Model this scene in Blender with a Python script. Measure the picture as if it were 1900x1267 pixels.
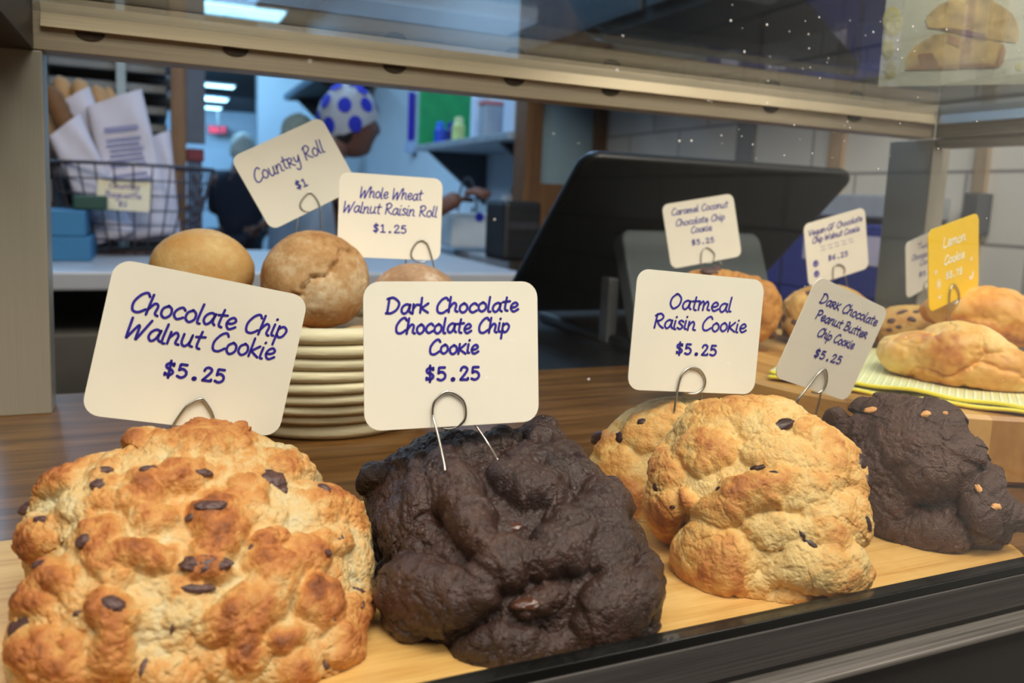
import bpy, bmesh, math, random
import numpy as np
from mathutils import Vector, Matrix

# ------------------------------------------------------------------ scene clear
for o in list(bpy.data.objects):
    bpy.data.objects.remove(o, do_unlink=True)
SC = bpy.context.scene
COL = SC.collection

# ------------------------------------------------------------------ camera (metres, case axes: X along the case, Y into the shop kitchen, Z up)
F, CX, CY = 1501.2, 950.0, 559.4          # focal length and principal point for a 1900x1267 frame
CAM = np.array([0.0, 0.0, 0.14])
RT = np.array([0.91514012, -0.40082426, 0.04310994])
UP = np.array([0.01083024, 0.13134213, 0.99127794])
FW = np.array([0.4029904, 0.90669132, -0.12453747])
cd = bpy.data.cameras.new('camera')
cd.sensor_width = 36.0
cd.lens = F / 1900 * 36.0
cd.shift_y = -(633.5 - CY) / 1900
cd.clip_start = 0.01
cd.clip_end = 60
cd.dof.use_dof = True
cd.dof.focus_distance = 0.325
cd.dof.aperture_fstop = 12.0
co = bpy.data.objects.new('camera', cd)
COL.objects.link(co)
co.matrix_world = Matrix(((RT[0], UP[0], -FW[0], CAM[0]), (RT[1], UP[1], -FW[1], CAM[1]), (RT[2], UP[2], -FW[2], CAM[2]), (0, 0, 0, 1)))
SC.camera = co

# ------------------------------------------------------------------ world, lamps, exposure
def lin(r, g, b):
    return tuple(((v / 255) / 12.92 if v / 255 <= 0.04045 else ((v / 255 + 0.055) / 1.055) ** 2.4) for v in (r, g, b))
W = bpy.data.worlds.new('world')
SC.world = W
W.use_nodes = True
W.node_tree.nodes['Background'].inputs[0].default_value = (0.55, 0.62, 0.75, 1)
W.node_tree.nodes['Background'].inputs[1].default_value = 0.05
def area(name, loc, tgt, sx, sy, power, col):
    l = bpy.data.lights.new(name, 'AREA')
    l.shape = 'RECTANGLE'; l.size = sx; l.size_y = sy; l.energy = power; l.color = col
    o = bpy.data.objects.new(name, l)
    COL.objects.link(o)
    o.location = loc
    o.rotation_euler = (Vector(tgt) - Vector(loc)).to_track_quat('-Z', 'Y').to_euler()
    return o
# warm shop ceiling lamps above and behind the customer, plus an added frontal fill
area('shop_light', (0.05, -0.16, 0.98), (0.1, 0.28, 0.03), 0.6, 0.30, 17.0, (1.0, 0.90, 0.76))
area('shop_light', (0.32, -0.95, 1.02), (0.28, 0.3, 0.08), 0.45, 0.3, 8.0, (1.0, 0.89, 0.74))  # added frontal fill to brighten the cards and rail, not a ceiling lamp
area('shop_light', (0.80, -0.22, 1.08), (0.4, 0.35, 0.0), 0.5, 0.30, 9.0, (1.0, 0.89, 0.75))
area('shop_light', (-0.70, -0.2, 1.10), (0.1, 0.3, 0.0), 0.5, 0.30, 8.0, (1.0, 0.90, 0.77))
# cold kitchen ceiling lamps
area('kitchen_lamp', (0.1, 2.7, 1.38), (0.1, 2.7, 0), 1.2, 0.4, 22.0, (0.46, 0.72, 1.0))
area('kitchen_lamp', (-0.9, 3.6, 1.38), (-0.9, 3.6, 0), 1.2, 0.4, 40.0, (0.38, 0.67, 1.0))
area('kitchen_lamp', (0.15, 6.0, 1.38), (0.15, 6.0, 0), 1.0, 0.4, 30.0, (0.30, 0.62, 1.0))
area('kitchen_lamp', (0.2, 9.6, 1.38), (0.3, 10.4, 0), 1.0, 1.2, 100.0, (0.28, 0.6, 1.0))
area('kitchen_lamp', (0.4, 12.6, 1.38), (0.5, 14.0, 0), 1.0, 1.0, 110.0, (0.28, 0.6, 1.0))
area('kitchen_lamp', (0.45, 1.3, 1.38), (1.0, 1.2, 0), 0.5, 0.5, 17.0, (0.42, 0.68, 1.0))
SC.view_settings.view_transform = 'Standard'
SC.view_settings.look = 'None'
SC.view_settings.exposure = 0.0
SC.view_settings.gamma = 1.0
SC.view_settings.use_curve_mapping = False
SC.cycles.use_denoising = True
SC.cycles.max_bounces = 10
SC.cycles.transparent_max_bounces = 16
SC.cycles.caustics_reflective = False
SC.cycles.caustics_refractive = False

# ------------------------------------------------------------------ measuring helpers: a direction seen in the photo, met with a known plane
def ray(px, py):
    return FW + RT * (px - CX) / F - UP * (py - CY) / F
def on_z(px, py, z):
    d = ray(px, py); return CAM + d * ((z - CAM[2]) / d[2])
def on_x(px, py, x):
    d = ray(px, py); return CAM + d * ((x - CAM[0]) / d[0])
def on_y(px, py, y):
    d = ray(px, py); return CAM + d * ((y - CAM[1]) / d[1])
def at(px, py, t):
    return CAM + ray(px, py) * t
def project(P):
    Q = P - CAM
    z = Q @ FW
    return CX + F * (Q @ RT) / z, CY - F * (Q @ UP) / z, z

# ------------------------------------------------------------------ object helpers
def tag(o, label=None, cat=None, group=None, kind=None):
    if label: o['label'] = label
    if cat: o['category'] = cat
    if group: o['group'] = group
    if kind: o['kind'] = kind
    return o
def empty(name, loc, label=None, cat=None, group=None, rz=0.0):
    o = bpy.data.objects.new(name, None)
    o.empty_display_size = 0.02
    o.location = tuple(loc)
    o.rotation_euler = (0, 0, rz)
    COL.objects.link(o)
    return tag(o, label, cat, group)
def put(o, parent):
    """parent o, whose mesh is in world coordinates, to an Empty that is only moved and turned"""
    if parent is not None:
        o.parent = parent
        def world(p):
            m = Matrix.Translation(p.location) @ p.rotation_euler.to_matrix().to_4x4()
            return m if p.parent is None else world(p.parent) @ p.matrix_parent_inverse @ m
        o.matrix_parent_inverse = world(parent).inverted()
    return o
class MB:
    def __init__(s): s.v = []; s.f = []
    def add(s, V, Fs):
        n = len(s.v)
        s.v += [tuple(map(float, p)) for p in V]
        s.f += [tuple(i + n for i in q) for q in Fs]
        return s
    def box(s, lo, hi, M=None):
        (a, b, c), (d, e, f) = lo, hi
        V = [(a, b, c), (d, b, c), (d, e, c), (a, e, c), (a, b, f), (d, b, f), (d, e, f), (a, e, f)]
        if M is not None: V = [tuple(M @ Vector(p)) for p in V]
        return s.add(V, [(0, 3, 2, 1), (4, 5, 6, 7), (0, 1, 5, 4), (1, 2, 6, 5), (2, 3, 7, 6), (3, 0, 4, 7)])
    def tube(s, pts, r, n=8, closed=False, cap=True):
        P = [np.array(p, float) for p in pts]
        m = len(P)
        V = []; Fs = []
        up = None
        for i in range(m):
            if closed: t = P[(i + 1) % m] - P[i - 1]
            else: t = P[min(i + 1, m - 1)] - P[max(i - 1, 0)]
            t = t / (np.linalg.norm(t) + 1e-12)
            if up is None:
                up = np.array([0, 0, 1.0]) if abs(t[2]) < .9 else np.array([1.0, 0, 0])
            a = up - t * (up @ t); a = a / (np.linalg.norm(a) + 1e-12)
            b = np.cross(t, a); up = a
            ri = r[i] if hasattr(r, '__len__') else r
            for k in range(n):
                w = 2 * math.pi * k / n
                V.append(P[i] + (a * math.cos(w) + b * math.sin(w)) * ri)
        for i in range(m if closed else m - 1):
            j = (i + 1) % m
            for k in range(n):
                Fs.append((i * n + k, i * n + (k + 1) % n, j * n + (k + 1) % n, j * n + k))
        if cap and not closed:
            Fs.append(tuple(range(n))[::-1]); Fs.append(tuple((m - 1) * n + k for k in range(n)))
        return s.add(V, Fs)
    def lathe(s, prof, c=(0, 0, 0), n=32, cap=True):
        V = []; Fs = []; m = len(prof)
        for (r, z) in prof:
            for k in range(n):
                w = 2 * math.pi * k / n
                V.append((c[0] + r * math.cos(w), c[1] + r * math.sin(w), c[2] + z))
        for i in range(m - 1):
            for k in range(n):
                Fs.append((i * n + k, i * n + (k + 1) % n, (i + 1) * n + (k + 1) % n, (i + 1) * n + k))
        if cap:
            Fs.append(tuple(range(n))[::-1]); Fs.append(tuple((m - 1) * n + k for k in range(n)))
        return s.add(V, Fs)
    def prism(s, poly, o, ex, ey, en, t):
        """polygon (a,b) in plane o+a*ex+b*ey, thickness t along en"""
        o, ex, ey, en = map(np.array, (o, ex, ey, en)); n = len(poly)
        V = [o + ex * a + ey * b for a, b in poly] + [o + ex * a + ey * b + en * t for a, b in poly]
        Fs = [tuple(range(n))[::-1], tuple(range(n, 2 * n))] + [(i, (i + 1) % n, (i + 1) % n + n, i + n) for i in range(n)]
        return s.add(V, Fs)
    def ball(s, c, r, n=16, m=10, M=None):
        V = []; Fs = []
        rx, ry, rz = r if hasattr(r, '__len__') else (r, r, r)
        for i in range(m + 1):
            th = math.pi * i / m
            for k in range(n):
                w = 2 * math.pi * k / n
                p = Vector((rx * math.sin(th) * math.cos(w), ry * math.sin(th) * math.sin(w), rz * math.cos(th)))
                if M is not None: p = M @ p
                V.append((c[0] + p.x, c[1] + p.y, c[2] + p.z))
        for i in range(m):
            for k in range(n):
                Fs.append((i * n + k, (i + 1) * n + k, (i + 1) * n + (k + 1) % n, i * n + (k + 1) % n))
        return s.add(V, Fs)
    def build(s, name, mat, parent=None, smooth=False, bevel=0.0, sub=0):
        me = bpy.data.meshes.new(name)
        me.from_pydata(s.v, [], s.f)
        me.materials.append(mat)
        bm = bmesh.new(); bm.from_mesh(me)
        bmesh.ops.remove_doubles(bm, verts=bm.verts, dist=1e-7)
        bmesh.ops.recalc_face_normals(bm, faces=bm.faces)
        bm.to_mesh(me); bm.free()
        if smooth:
            me.polygons.foreach_set('use_smooth', [True] * len(me.polygons))
        o = bpy.data.objects.new(name, me)
        COL.objects.link(o)
        if bevel:
            b = o.modifiers.new('bevel', 'BEVEL'); b.width = bevel; b.segments = 2; b.limit_method = 'ANGLE'; b.angle_limit = math.radians(40)
        if sub:
            b = o.modifiers.new('sub', 'SUBSURF'); b.levels = sub; b.render_levels = sub
        return put(o, parent)
def spline(pts, n=8, closed=False):
    P = [np.array(p, float) for p in pts]; m = len(P); out = []
    if m == 2 and not closed: return [P[0] + (P[1] - P[0]) * t / n for t in range(n + 1)]
    for i in range(m if closed else m - 1):
        if closed: a, b, c, d = P[i - 1], P[i], P[(i + 1) % m], P[(i + 2) % m]
        else: a, b, c, d = P[max(i - 1, 0)], P[i], P[i + 1], P[min(i + 2, m - 1)]
        for k in range(n):
            t = k / n
            out.append(.5 * ((2 * b) + (c - a) * t + (2 * a - 5 * b + 4 * c - d) * t * t + (3 * b - a - 3 * c + d) * t ** 3))
    if not closed: out.append(P[-1])
    return out

# ------------------------------------------------------------------ procedural materials
MATS = {}
def nmat(name):
    m = bpy.data.materials.new(name); m.use_nodes = True
    nt = m.node_tree
    return m, nt, nt.nodes, nt.links, nt.nodes['Principled BSDF']
def pm(name, col, rough=.5, metal=0.0, var=.12, scale=20.0, bump=0.0, bscale=None, spec=None, emit=None, estr=0, stretch=None, coat=0, bdist=None):
    """plain surface whose colour drifts a little with noise"""
    if name in MATS: return MATS[name]
    m, nt, N, L, B = nmat(name)
    tc = N.new('ShaderNodeTexCoord')
    src = tc.outputs['Object']
    if stretch:
        mp = N.new('ShaderNodeMapping'); mp.inputs['Scale'].default_value = stretch
        L.new(src, mp.inputs['Vector']); src = mp.outputs['Vector']
    nz = N.new('ShaderNodeTexNoise'); nz.inputs['Scale'].default_value = scale; nz.inputs['Detail'].default_value = 5
    L.new(src, nz.inputs['Vector'])
    rp = N.new('ShaderNodeValToRGB')
    rp.color_ramp.elements[0].position = .3; rp.color_ramp.elements[1].position = .7
    rp.color_ramp.elements[0].color = tuple(max(0, c * (1 - var)) for c in col) + (1,)
    rp.color_ramp.elements[1].color = tuple(min(1, c * (1 + var)) for c in col) + (1,)
    L.new(nz.outputs['Fac'], rp.inputs['Fac'])
    L.new(rp.outputs['Color'], B.inputs['Base Color'])
    B.inputs['Roughness'].default_value = rough; B.inputs['Metallic'].default_value = metal
    if spec is not None: B.inputs['Specular IOR Level'].default_value = spec
    if coat: B.inputs['Coat Weight'].default_value = coat
    if emit:
        B.inputs['Emission Color'].default_value = emit + (1,); B.inputs['Emission Strength'].default_value = estr
    if bump:
        n2 = N.new('ShaderNodeTexNoise'); n2.inputs['Scale'].default_value = bscale or scale * 3; n2.inputs['Detail'].default_value = 4
        L.new(src, n2.inputs['Vector'])
        bp = N.new('ShaderNodeBump'); bp.inputs['Strength'].default_value = bump; bp.inputs['Distance'].default_value = bdist or 0.002
        L.new(n2.outputs['Fac'], bp.inputs['Height']); L.new(bp.outputs['Normal'], B.inputs['Normal'])
    MATS[name] = m
    return m
def wood(name, c0, c1, c2, axis='X', scale=1.0, rough=.4, ring=60.0, spec=.5, planks=None):
    if name in MATS: return MATS[name]
    m, nt, N, L, B = nmat(name)
    tc = N.new('ShaderNodeTexCoord'); mp = N.new('ShaderNodeMapping')
    k = {'X': (1.2, 22, 22), 'Y': (22, 1.2, 22), 'Z': (22, 22, 1.2)}[axis]
    mp.inputs['Scale'].default_value = tuple(a * scale for a in k)
    L.new(tc.outputs['Object'], mp.inputs['Vector'])
    n1 = N.new('ShaderNodeTexNoise'); n1.inputs['Scale'].default_value = 4; n1.inputs['Detail'].default_value = 8; n1.inputs['Roughness'].default_value = .65
    L.new(mp.outputs['Vector'], n1.inputs['Vector'])
    n2 = N.new('ShaderNodeTexNoise'); n2.inputs['Scale'].default_value = 22; n2.inputs['Detail'].default_value = 3
    L.new(mp.outputs['Vector'], n2.inputs['Vector'])
    ad = N.new('ShaderNodeMath'); ad.operation = 'MULTIPLY_ADD'; ad.inputs[1].default_value = .45
    L.new(n2.outputs['Fac'], ad.inputs[0]); L.new(n1.outputs['Fac'], ad.inputs[2])
    fac = ad.outputs[0]
    rp = N.new('ShaderNodeValToRGB'); e = rp.color_ramp.elements
    e[0].position = .48; e[0].color = c0 + (1,); e[1].position = .95; e[1].color = c2 + (1,)
    x = e.new(.7); x.color = c1 + (1,)
    L.new(fac, rp.inputs['Fac'])
    L.new(rp.outputs['Color'], B.inputs['Base Color'])
    B.inputs['Roughness'].default_value = rough; B.inputs['Specular IOR Level'].default_value = spec
    bp = N.new('ShaderNodeBump'); bp.inputs['Strength'].default_value = .15; bp.inputs['Distance'].default_value = .0006
    L.new(fac, bp.inputs['Height']); L.new(bp.outputs['Normal'], B.inputs['Normal'])
    MATS[name] = m
    return m
def glassm(name, tint=(.97, .99, 1.0), ior=1.5, rough=0.0):
    if name in MATS: return MATS[name]
    m, nt, N, L, B = nmat(name)
    N.remove(B); out = N['Material Output']
    tr = N.new('ShaderNodeBsdfTransparent'); tr.inputs[0].default_value = tint + (1,)
    gl = N.new('ShaderNodeBsdfGlossy'); gl.inputs['Roughness'].default_value = rough
    fr = N.new('ShaderNodeFresnel'); ge = N.new('ShaderNodeNewGeometry'); ir = N.new('ShaderNodeMapRange')
    ir.inputs['To Min'].default_value = ior; ir.inputs['To Max'].default_value = 1 / ior      # a pane reflects alike at both faces
    L.new(ge.outputs['Backfacing'], ir.inputs['Value']); L.new(ir.outputs[0], fr.inputs['IOR'])
    mx = N.new('ShaderNodeMixShader')
    L.new(fr.outputs[0], mx.inputs[0]); L.new(tr.outputs[0], mx.inputs[1]); L.new(gl.outputs[0], mx.inputs[2])
    L.new(mx.outputs[0], out.inputs[0])
    MATS[name] = m
    return m
def brushed(name, col, rough=.35, axis='X', var=.25):
    if name in MATS: return MATS[name]
    k = {'X': (3, 300, 300), 'Y': (300, 3, 300), 'Z': (300, 300, 3)}[axis]
    return pm(name, col, rough, .45, var=var, scale=4.0, stretch=k, bump=.03, bscale=20)
def tiles(name, c, grout, bw, bh, axis):
    m, nt, N, L, B = nmat(name)
    tc = N.new('ShaderNodeTexCoord'); sp = N.new('ShaderNodeSeparateXYZ'); cb = N.new('ShaderNodeCombineXYZ')
    L.new(tc.outputs['Object'], sp.inputs[0])
    L.new(sp.outputs['Y' if axis == 'Y' else 'X'], cb.inputs[0]); L.new(sp.outputs['Z'], cb.inputs[1])
    bk = N.new('ShaderNodeTexBrick')
    bk.inputs['Color1'].default_value = c + (1,); bk.inputs['Color2'].default_value = tuple(x * .94 for x in c) + (1,)
    bk.inputs['Mortar'].default_value = grout + (1,); bk.inputs['Scale'].default_value = 1.0
    bk.inputs['Mortar Size'].default_value = .003; bk.inputs['Brick Width'].default_value = bw; bk.inputs['Row Height'].default_value = bh
    L.new(cb.outputs[0], bk.inputs['Vector'])
    L.new(bk.outputs['Color'], B.inputs['Base Color'])
    B.inputs['Roughness'].default_value = .3
    bp = N.new('ShaderNodeBump'); bp.inputs['Strength'].default_value = .4; bp.inputs['Distance'].default_value = .002; bp.invert = True
    L.new(bk.outputs['Fac'], bp.inputs['Height']); L.new(bp.outputs['Normal'], B.inputs['Normal'])
    return m
def crumb(name, stops, rough=.75, bump=.5, bscale=900.0, spec=.3, cscale=260.0, cmix=.35, sss=0.0, rvar=0.0, bdist=.0006):
    """baked dough: colour runs along the vertex attribute 'brown' (how far each spot has baked), broken up by crumb noise"""
    if name in MATS: return MATS[name]
    m, nt, N, L, B = nmat(name)
    tc = N.new('ShaderNodeTexCoord')
    at_ = N.new('ShaderNodeAttribute'); at_.attribute_name = 'brown'
    n1 = N.new('ShaderNodeTexNoise'); n1.inputs['Scale'].default_value = cscale; n1.inputs['Detail'].default_value = 7; n1.inputs['Roughness'].default_value = .6
    L.new(tc.outputs['Object'], n1.inputs['Vector'])
    sb = N.new('ShaderNodeMath'); sb.operation = 'SUBTRACT'; sb.inputs[1].default_value = .5
    L.new(n1.outputs['Fac'], sb.inputs[0])
    ma = N.new('ShaderNodeMath'); ma.operation = 'MULTIPLY_ADD'; ma.inputs[1].default_value = cmix * 2
    L.new(sb.outputs[0], ma.inputs[0]); L.new(at_.outputs['Fac'], ma.inputs[2])
    rp = N.new('ShaderNodeValToRGB'); e = rp.color_ramp.elements
    e[0].position = stops[0][0]; e[0].color = stops[0][1] + (1,)
    e[1].position = stops[-1][0]; e[1].color = stops[-1][1] + (1,)
    for p, c in stops[1:-1]:
        x = e.new(p); x.color = c + (1,)
    L.new(ma.outputs[0], rp.inputs['Fac']); L.new(rp.outputs['Color'], B.inputs['Base Color'])
    B.inputs['Roughness'].default_value = rough; B.inputs['Specular IOR Level'].default_value = spec
    if rvar:
        mr = N.new('ShaderNodeMapRange'); mr.inputs['To Min'].default_value = rough - rvar; mr.inputs['To Max'].default_value = rough + rvar
        n3 = N.new('ShaderNodeTexNoise'); n3.inputs['Scale'].default_value = 180; L.new(tc.outputs['Object'], n3.inputs['Vector'])
        mr.inputs['From Min'].default_value = .35; mr.inputs['From Max'].default_value = .65
        L.new(n3.outputs['Fac'], mr.inputs['Value']); L.new(mr.outputs[0], B.inputs['Roughness'])
    if sss:
        B.inputs['Subsurface Weight'].default_value = sss; B.inputs['Subsurface Radius'].default_value = (.004, .002, .001); B.inputs['Subsurface Scale'].default_value = 1.0
    n2 = N.new('ShaderNodeTexNoise'); n2.inputs['Scale'].default_value = bscale; n2.inputs['Detail'].default_value = 6
    L.new(tc.outputs['Object'], n2.inputs['Vector'])
    bp = N.new('ShaderNodeBump'); bp.inputs['Strength'].default_value = bump; bp.inputs['Distance'].default_value = bdist
    L.new(n2.outputs['Fac'], bp.inputs['Height']); L.new(bp.outputs['Normal'], B.inputs['Normal'])
    MATS[name] = m
    return m

GLASS = glassm('clear_glass')
GLASS_SHELF = glassm('shelf_glass', (.92, .95, .96), 1.75)
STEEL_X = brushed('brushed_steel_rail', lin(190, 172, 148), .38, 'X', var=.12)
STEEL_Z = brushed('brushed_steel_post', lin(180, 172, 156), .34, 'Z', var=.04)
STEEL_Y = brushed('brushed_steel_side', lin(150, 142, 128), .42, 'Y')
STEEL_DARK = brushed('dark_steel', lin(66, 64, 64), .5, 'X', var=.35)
STEEL_KITCHEN = pm('kitchen_steel', lin(170, 180, 190), .4, .8)
BLACK = pm('black_plastic', lin(22, 22, 24), .45)
BLACKGLOSS = pm('black_gasket', lin(10, 12, 12), .25)
COUNTER = wood('walnut_counter', lin(58, 36, 17), lin(98, 64, 30), lin(132, 90, 46), 'X', 1.0, .28)
BAMBOO = wood('bamboo_board', lin(190, 136, 68), lin(214, 166, 94), lin(228, 186, 116), 'X', 1.4, .45)
OAKFRAME = wood('oak_frame', lin(74, 46, 22), lin(104, 68, 36), lin(128, 88, 50), 'Z', .6, .5)
PAPER = pm('card_paper', lin(244, 232, 214), .65, var=.02, scale=40)
PAPERY = pm('yellow_card_paper', lin(250, 200, 16), .55, var=.03, scale=40)
INK = pm('blue_ink', lin(46, 30, 150), .55, var=.1)
INKW = pm('white_ink', lin(255, 248, 222), .6, var=.03)
WIRE = pm('wire_steel', lin(190, 184, 174), .28, 1.0, var=.1)

# ------------------------------------------------------------------ the display case
CASE_Y, FRONT_Y = 0.546, 0.186
XL, XR = -0.058, 0.666
ZS, ZG = 0.226, 0.2345      # top of the rail face; underside of the glass shelf
case = empty('display_case', (0.3, 0.39, -0.3), 'glass and steel bakery display case holding the cookies and rolls on its brown wooden counter', 'display case')
COUNTER_BACK = 0.597
MB().box((-0.75, 0.1875, -0.03), (1.0, COUNTER_BACK, 0.0)).build('counter_top', COUNTER, case, bevel=.0008)
MB().box((-0.75, 0.180, -0.92), (1.0, 0.1872, -0.0088)).build('front_fascia', pm('dark_fascia', lin(26, 24, 24), .5), case)
MB().box((-0.75, 0.19, -0.92), (1.0, COUNTER_BACK - .02, -0.0305)).build('cabinet_front', pm('case_cabinet', lin(40, 34, 28), .5), case)
# front sill under the glass: black channel, dark bar, brushed ledge
MB().box((-0.75, FRONT_Y - .0006, .0090), (1.0, FRONT_Y + .0052, .0121)).build('glass_channel', BLACKGLOSS, case, bevel=.0003)
MB().box((-0.75, FRONT_Y - .0009, -.0040), (1.0, FRONT_Y + .0012, .0088)).build('sill_bar', STEEL_DARK, case, bevel=.0004)
MB().box((-0.75, FRONT_Y + .0002, -.0063), (1.0, FRONT_Y + .0012, -.0041)).build('sill_gap', BLACK, case)
MB().box((-0.75, FRONT_Y - .0086, -.0086), (1.0, FRONT_Y + .0012, -.0064)).build('sill_ledge', brushed('worn_ledge_steel', lin(98, 95, 92), .42, 'X', var=.5), case, bevel=.0006)
# glass
MB().box((-0.75, 0.318, .432), (.40, .62, .45)).build('shade_panel', STEEL_DARK, case)  # unseen panel added to keep the shop light off the back cards
MB().box((-0.75, FRONT_Y, .0122), (1.0, FRONT_Y + .003, .42)).build('front_glass', GLASS, case)
MB().box((XL - .03, FRONT_Y + .004, ZG), (XR, CASE_Y - .001, ZG + .005)).build('glass_shelf', GLASS_SHELF, case)
# posts
MB().box((XL - .031, CASE_Y, 0.0), (XL, CASE_Y + .024, ZS - .013)).build('back_post', STEEL_Z, case, bevel=.0008)
pr = MB()
pr.box((XR, CASE_Y, 0.0), (XR + .014, CASE_Y + .004, ZS - .013)).box((XR, CASE_Y + .0041, 0.0), (XR + .003, CASE_Y + .05, ZS - .013)).box((XR + .0141, CASE_Y + .006, 0), (XR + .03, CASE_Y + .01, ZS - .02))
pr.build('corner_post', STEEL_Z, case, bevel=.0006)
# rails: an angle with a face and a ledge that carries the glass
rl = MB()
rl.box((XL - .031, CASE_Y, ZS - .0125), (XR, CASE_Y + .022, ZG + .006))
rl.build('back_rail', STEEL_X, case, bevel=.0006)
LIP = brushed('lit_lip_steel', lin(204, 184, 154), .46, 'X', var=.08)  # paler than the rail face: its brighter facing is put into the colour
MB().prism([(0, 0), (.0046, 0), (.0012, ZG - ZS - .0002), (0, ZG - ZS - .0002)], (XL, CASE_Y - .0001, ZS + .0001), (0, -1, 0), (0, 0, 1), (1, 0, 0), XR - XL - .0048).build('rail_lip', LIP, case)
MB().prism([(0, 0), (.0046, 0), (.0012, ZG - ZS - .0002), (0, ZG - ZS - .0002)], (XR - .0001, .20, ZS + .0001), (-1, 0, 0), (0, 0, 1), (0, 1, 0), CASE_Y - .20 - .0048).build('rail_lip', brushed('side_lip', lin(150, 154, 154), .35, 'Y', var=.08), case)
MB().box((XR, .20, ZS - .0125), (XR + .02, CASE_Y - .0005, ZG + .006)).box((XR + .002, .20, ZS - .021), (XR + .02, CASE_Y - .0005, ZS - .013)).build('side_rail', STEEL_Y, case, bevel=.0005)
MB().box((XL - .034, .20, ZS - .0125), (XL - .004, CASE_Y - .0005, ZG + .006)).build('side_rail', pm('dark_side_steel', lin(74, 64, 54), .5, .9), case, bevel=.0005)  # left side rail in darker steel than the right one
for px in (166, 437, 735, 960, 1142, 1446, 1605):
    p = on_y(px, 0, CASE_Y)
    half = [(.0078 * math.cos(w), -.0046 * math.sin(w)) for w in np.linspace(0, math.pi, 16)]
    MB().prism(half, (p[0], CASE_Y - .0001, ZS - .0002), (1, 0, 0), (0, 0, 1), (0, -1, 0), .0009).build('rail_hole', pm('hole_dark', lin(66, 50, 36), .6, .4, var=.4, scale=300), case)  # thin dark half discs painted in for the dark holes of the rail
# dust on the front pane
rng = random.Random(5)
ds = MB()
for k in range(85):
    px = rng.gauss(1560, 160) if k < 60 else rng.uniform(500, 1880)
    py = rng.uniform(5, 300) if k < 60 else rng.uniform(20, 720)
    p = on_y(px, py, FRONT_Y - .0003)
    r_ = rng.choice([.00012, .00016, .00022, .0003])
    ds.ball(p, (r_, .0001, r_), 6, 4)
tag(ds.build('dust_specks', pm('dust', lin(225, 225, 225), .9), case), kind='stuff')

# bamboo tray the front row of cookies rests on
TZ = 0.005
def rounded(x0, y0, x1, y1, r, n=8):
    out = []
    for cx, cy, a0 in ((x1 - r, y1 - r, 0), (x0 + r, y1 - r, 90), (x0 + r, y0 + r, 180), (x1 - r, y0 + r, 270)):
        for k in range(n + 1):
            w = math.radians(a0 + 90 * k / n); out.append((cx + r * math.cos(w), cy + r * math.sin(w)))
    return out
tray = MB().prism(rounded(-.083, .1925, .332, .341, .030), (0, 0, .0006), (1, 0, 0), (0, 1, 0), (0, 0, 1), TZ - .0006).build('serving_board', BAMBOO, None, bevel=.001)
tag(tray, 'pale bamboo board with rounded corners under the front row of cookies', 'board')

# round butcher block riser and its cloth
BC, BR, BZ = (.475, .40), .146, .0385
def blockmat():
    m, nt, N, L, B = nmat('butcher_block')
    tc = N.new('ShaderNodeTexCoord'); sp = N.new('ShaderNodeSeparateXYZ'); L.new(tc.outputs['Object'], sp.inputs[0])
    mu = N.new('ShaderNodeMath'); mu.operation = 'MULTIPLY'; mu.inputs[1].default_value = 40
    L.new(sp.outputs['X'], mu.inputs[0])
    fl = N.new('ShaderNodeMath'); fl.operation = 'FLOOR'; L.new(mu.outputs[0], fl.inputs[0])
    wn = N.new('ShaderNodeTexWhiteNoise'); wn.noise_dimensions = '1D'; L.new(fl.outputs[0], wn.inputs['W'])
    mp = N.new('ShaderNodeMapping'); mp.inputs['Scale'].default_value = (120, 6, 60); L.new(tc.outputs['Object'], mp.inputs['Vector'])
    nz = N.new('ShaderNodeTexNoise'); nz.inputs['Scale'].default_value = 1.0; nz.inputs['Detail'].default_value = 6; L.new(mp.outputs['Vector'], nz.inputs['Vector'])
    ad = N.new('ShaderNodeMath'); ad.operation = 'MULTIPLY_ADD'; ad.inputs[1].default_value = .55; L.new(wn.outputs['Value'], ad.inputs[0])
    ml = N.new('ShaderNodeMath'); ml.operation = 'MULTIPLY'; ml.inputs[1].default_value = .6; L.new(nz.outputs['Fac'], ml.inputs[0]); L.new(ml.outputs[0], ad.inputs[2])
    rp = N.new('ShaderNodeValToRGB'); e = rp.color_ramp.elements
    e[0].position = .2; e[0].color = lin(112, 72, 30) + (1,); e[1].position = .85; e[1].color = lin(206, 156, 88) + (1,)
    x = e.new(.5); x.color = lin(164, 112, 52) + (1,)
    L.new(ad.outputs[0], rp.inputs['Fac']); L.new(rp.outputs['Color'], B.inputs['Base Color']); B.inputs['Roughness'].default_value = .42
    return m
blk = MB().lathe([(BR - .004, .0008), (BR, .004), (BR, BZ - .002), (BR - .002, BZ)], (BC[0], BC[1], 0), 96).build('round_board', blockmat(), None)
tag(blk, 'thick round butcher block board raising the yellow cloth at right', 'board')

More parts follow.
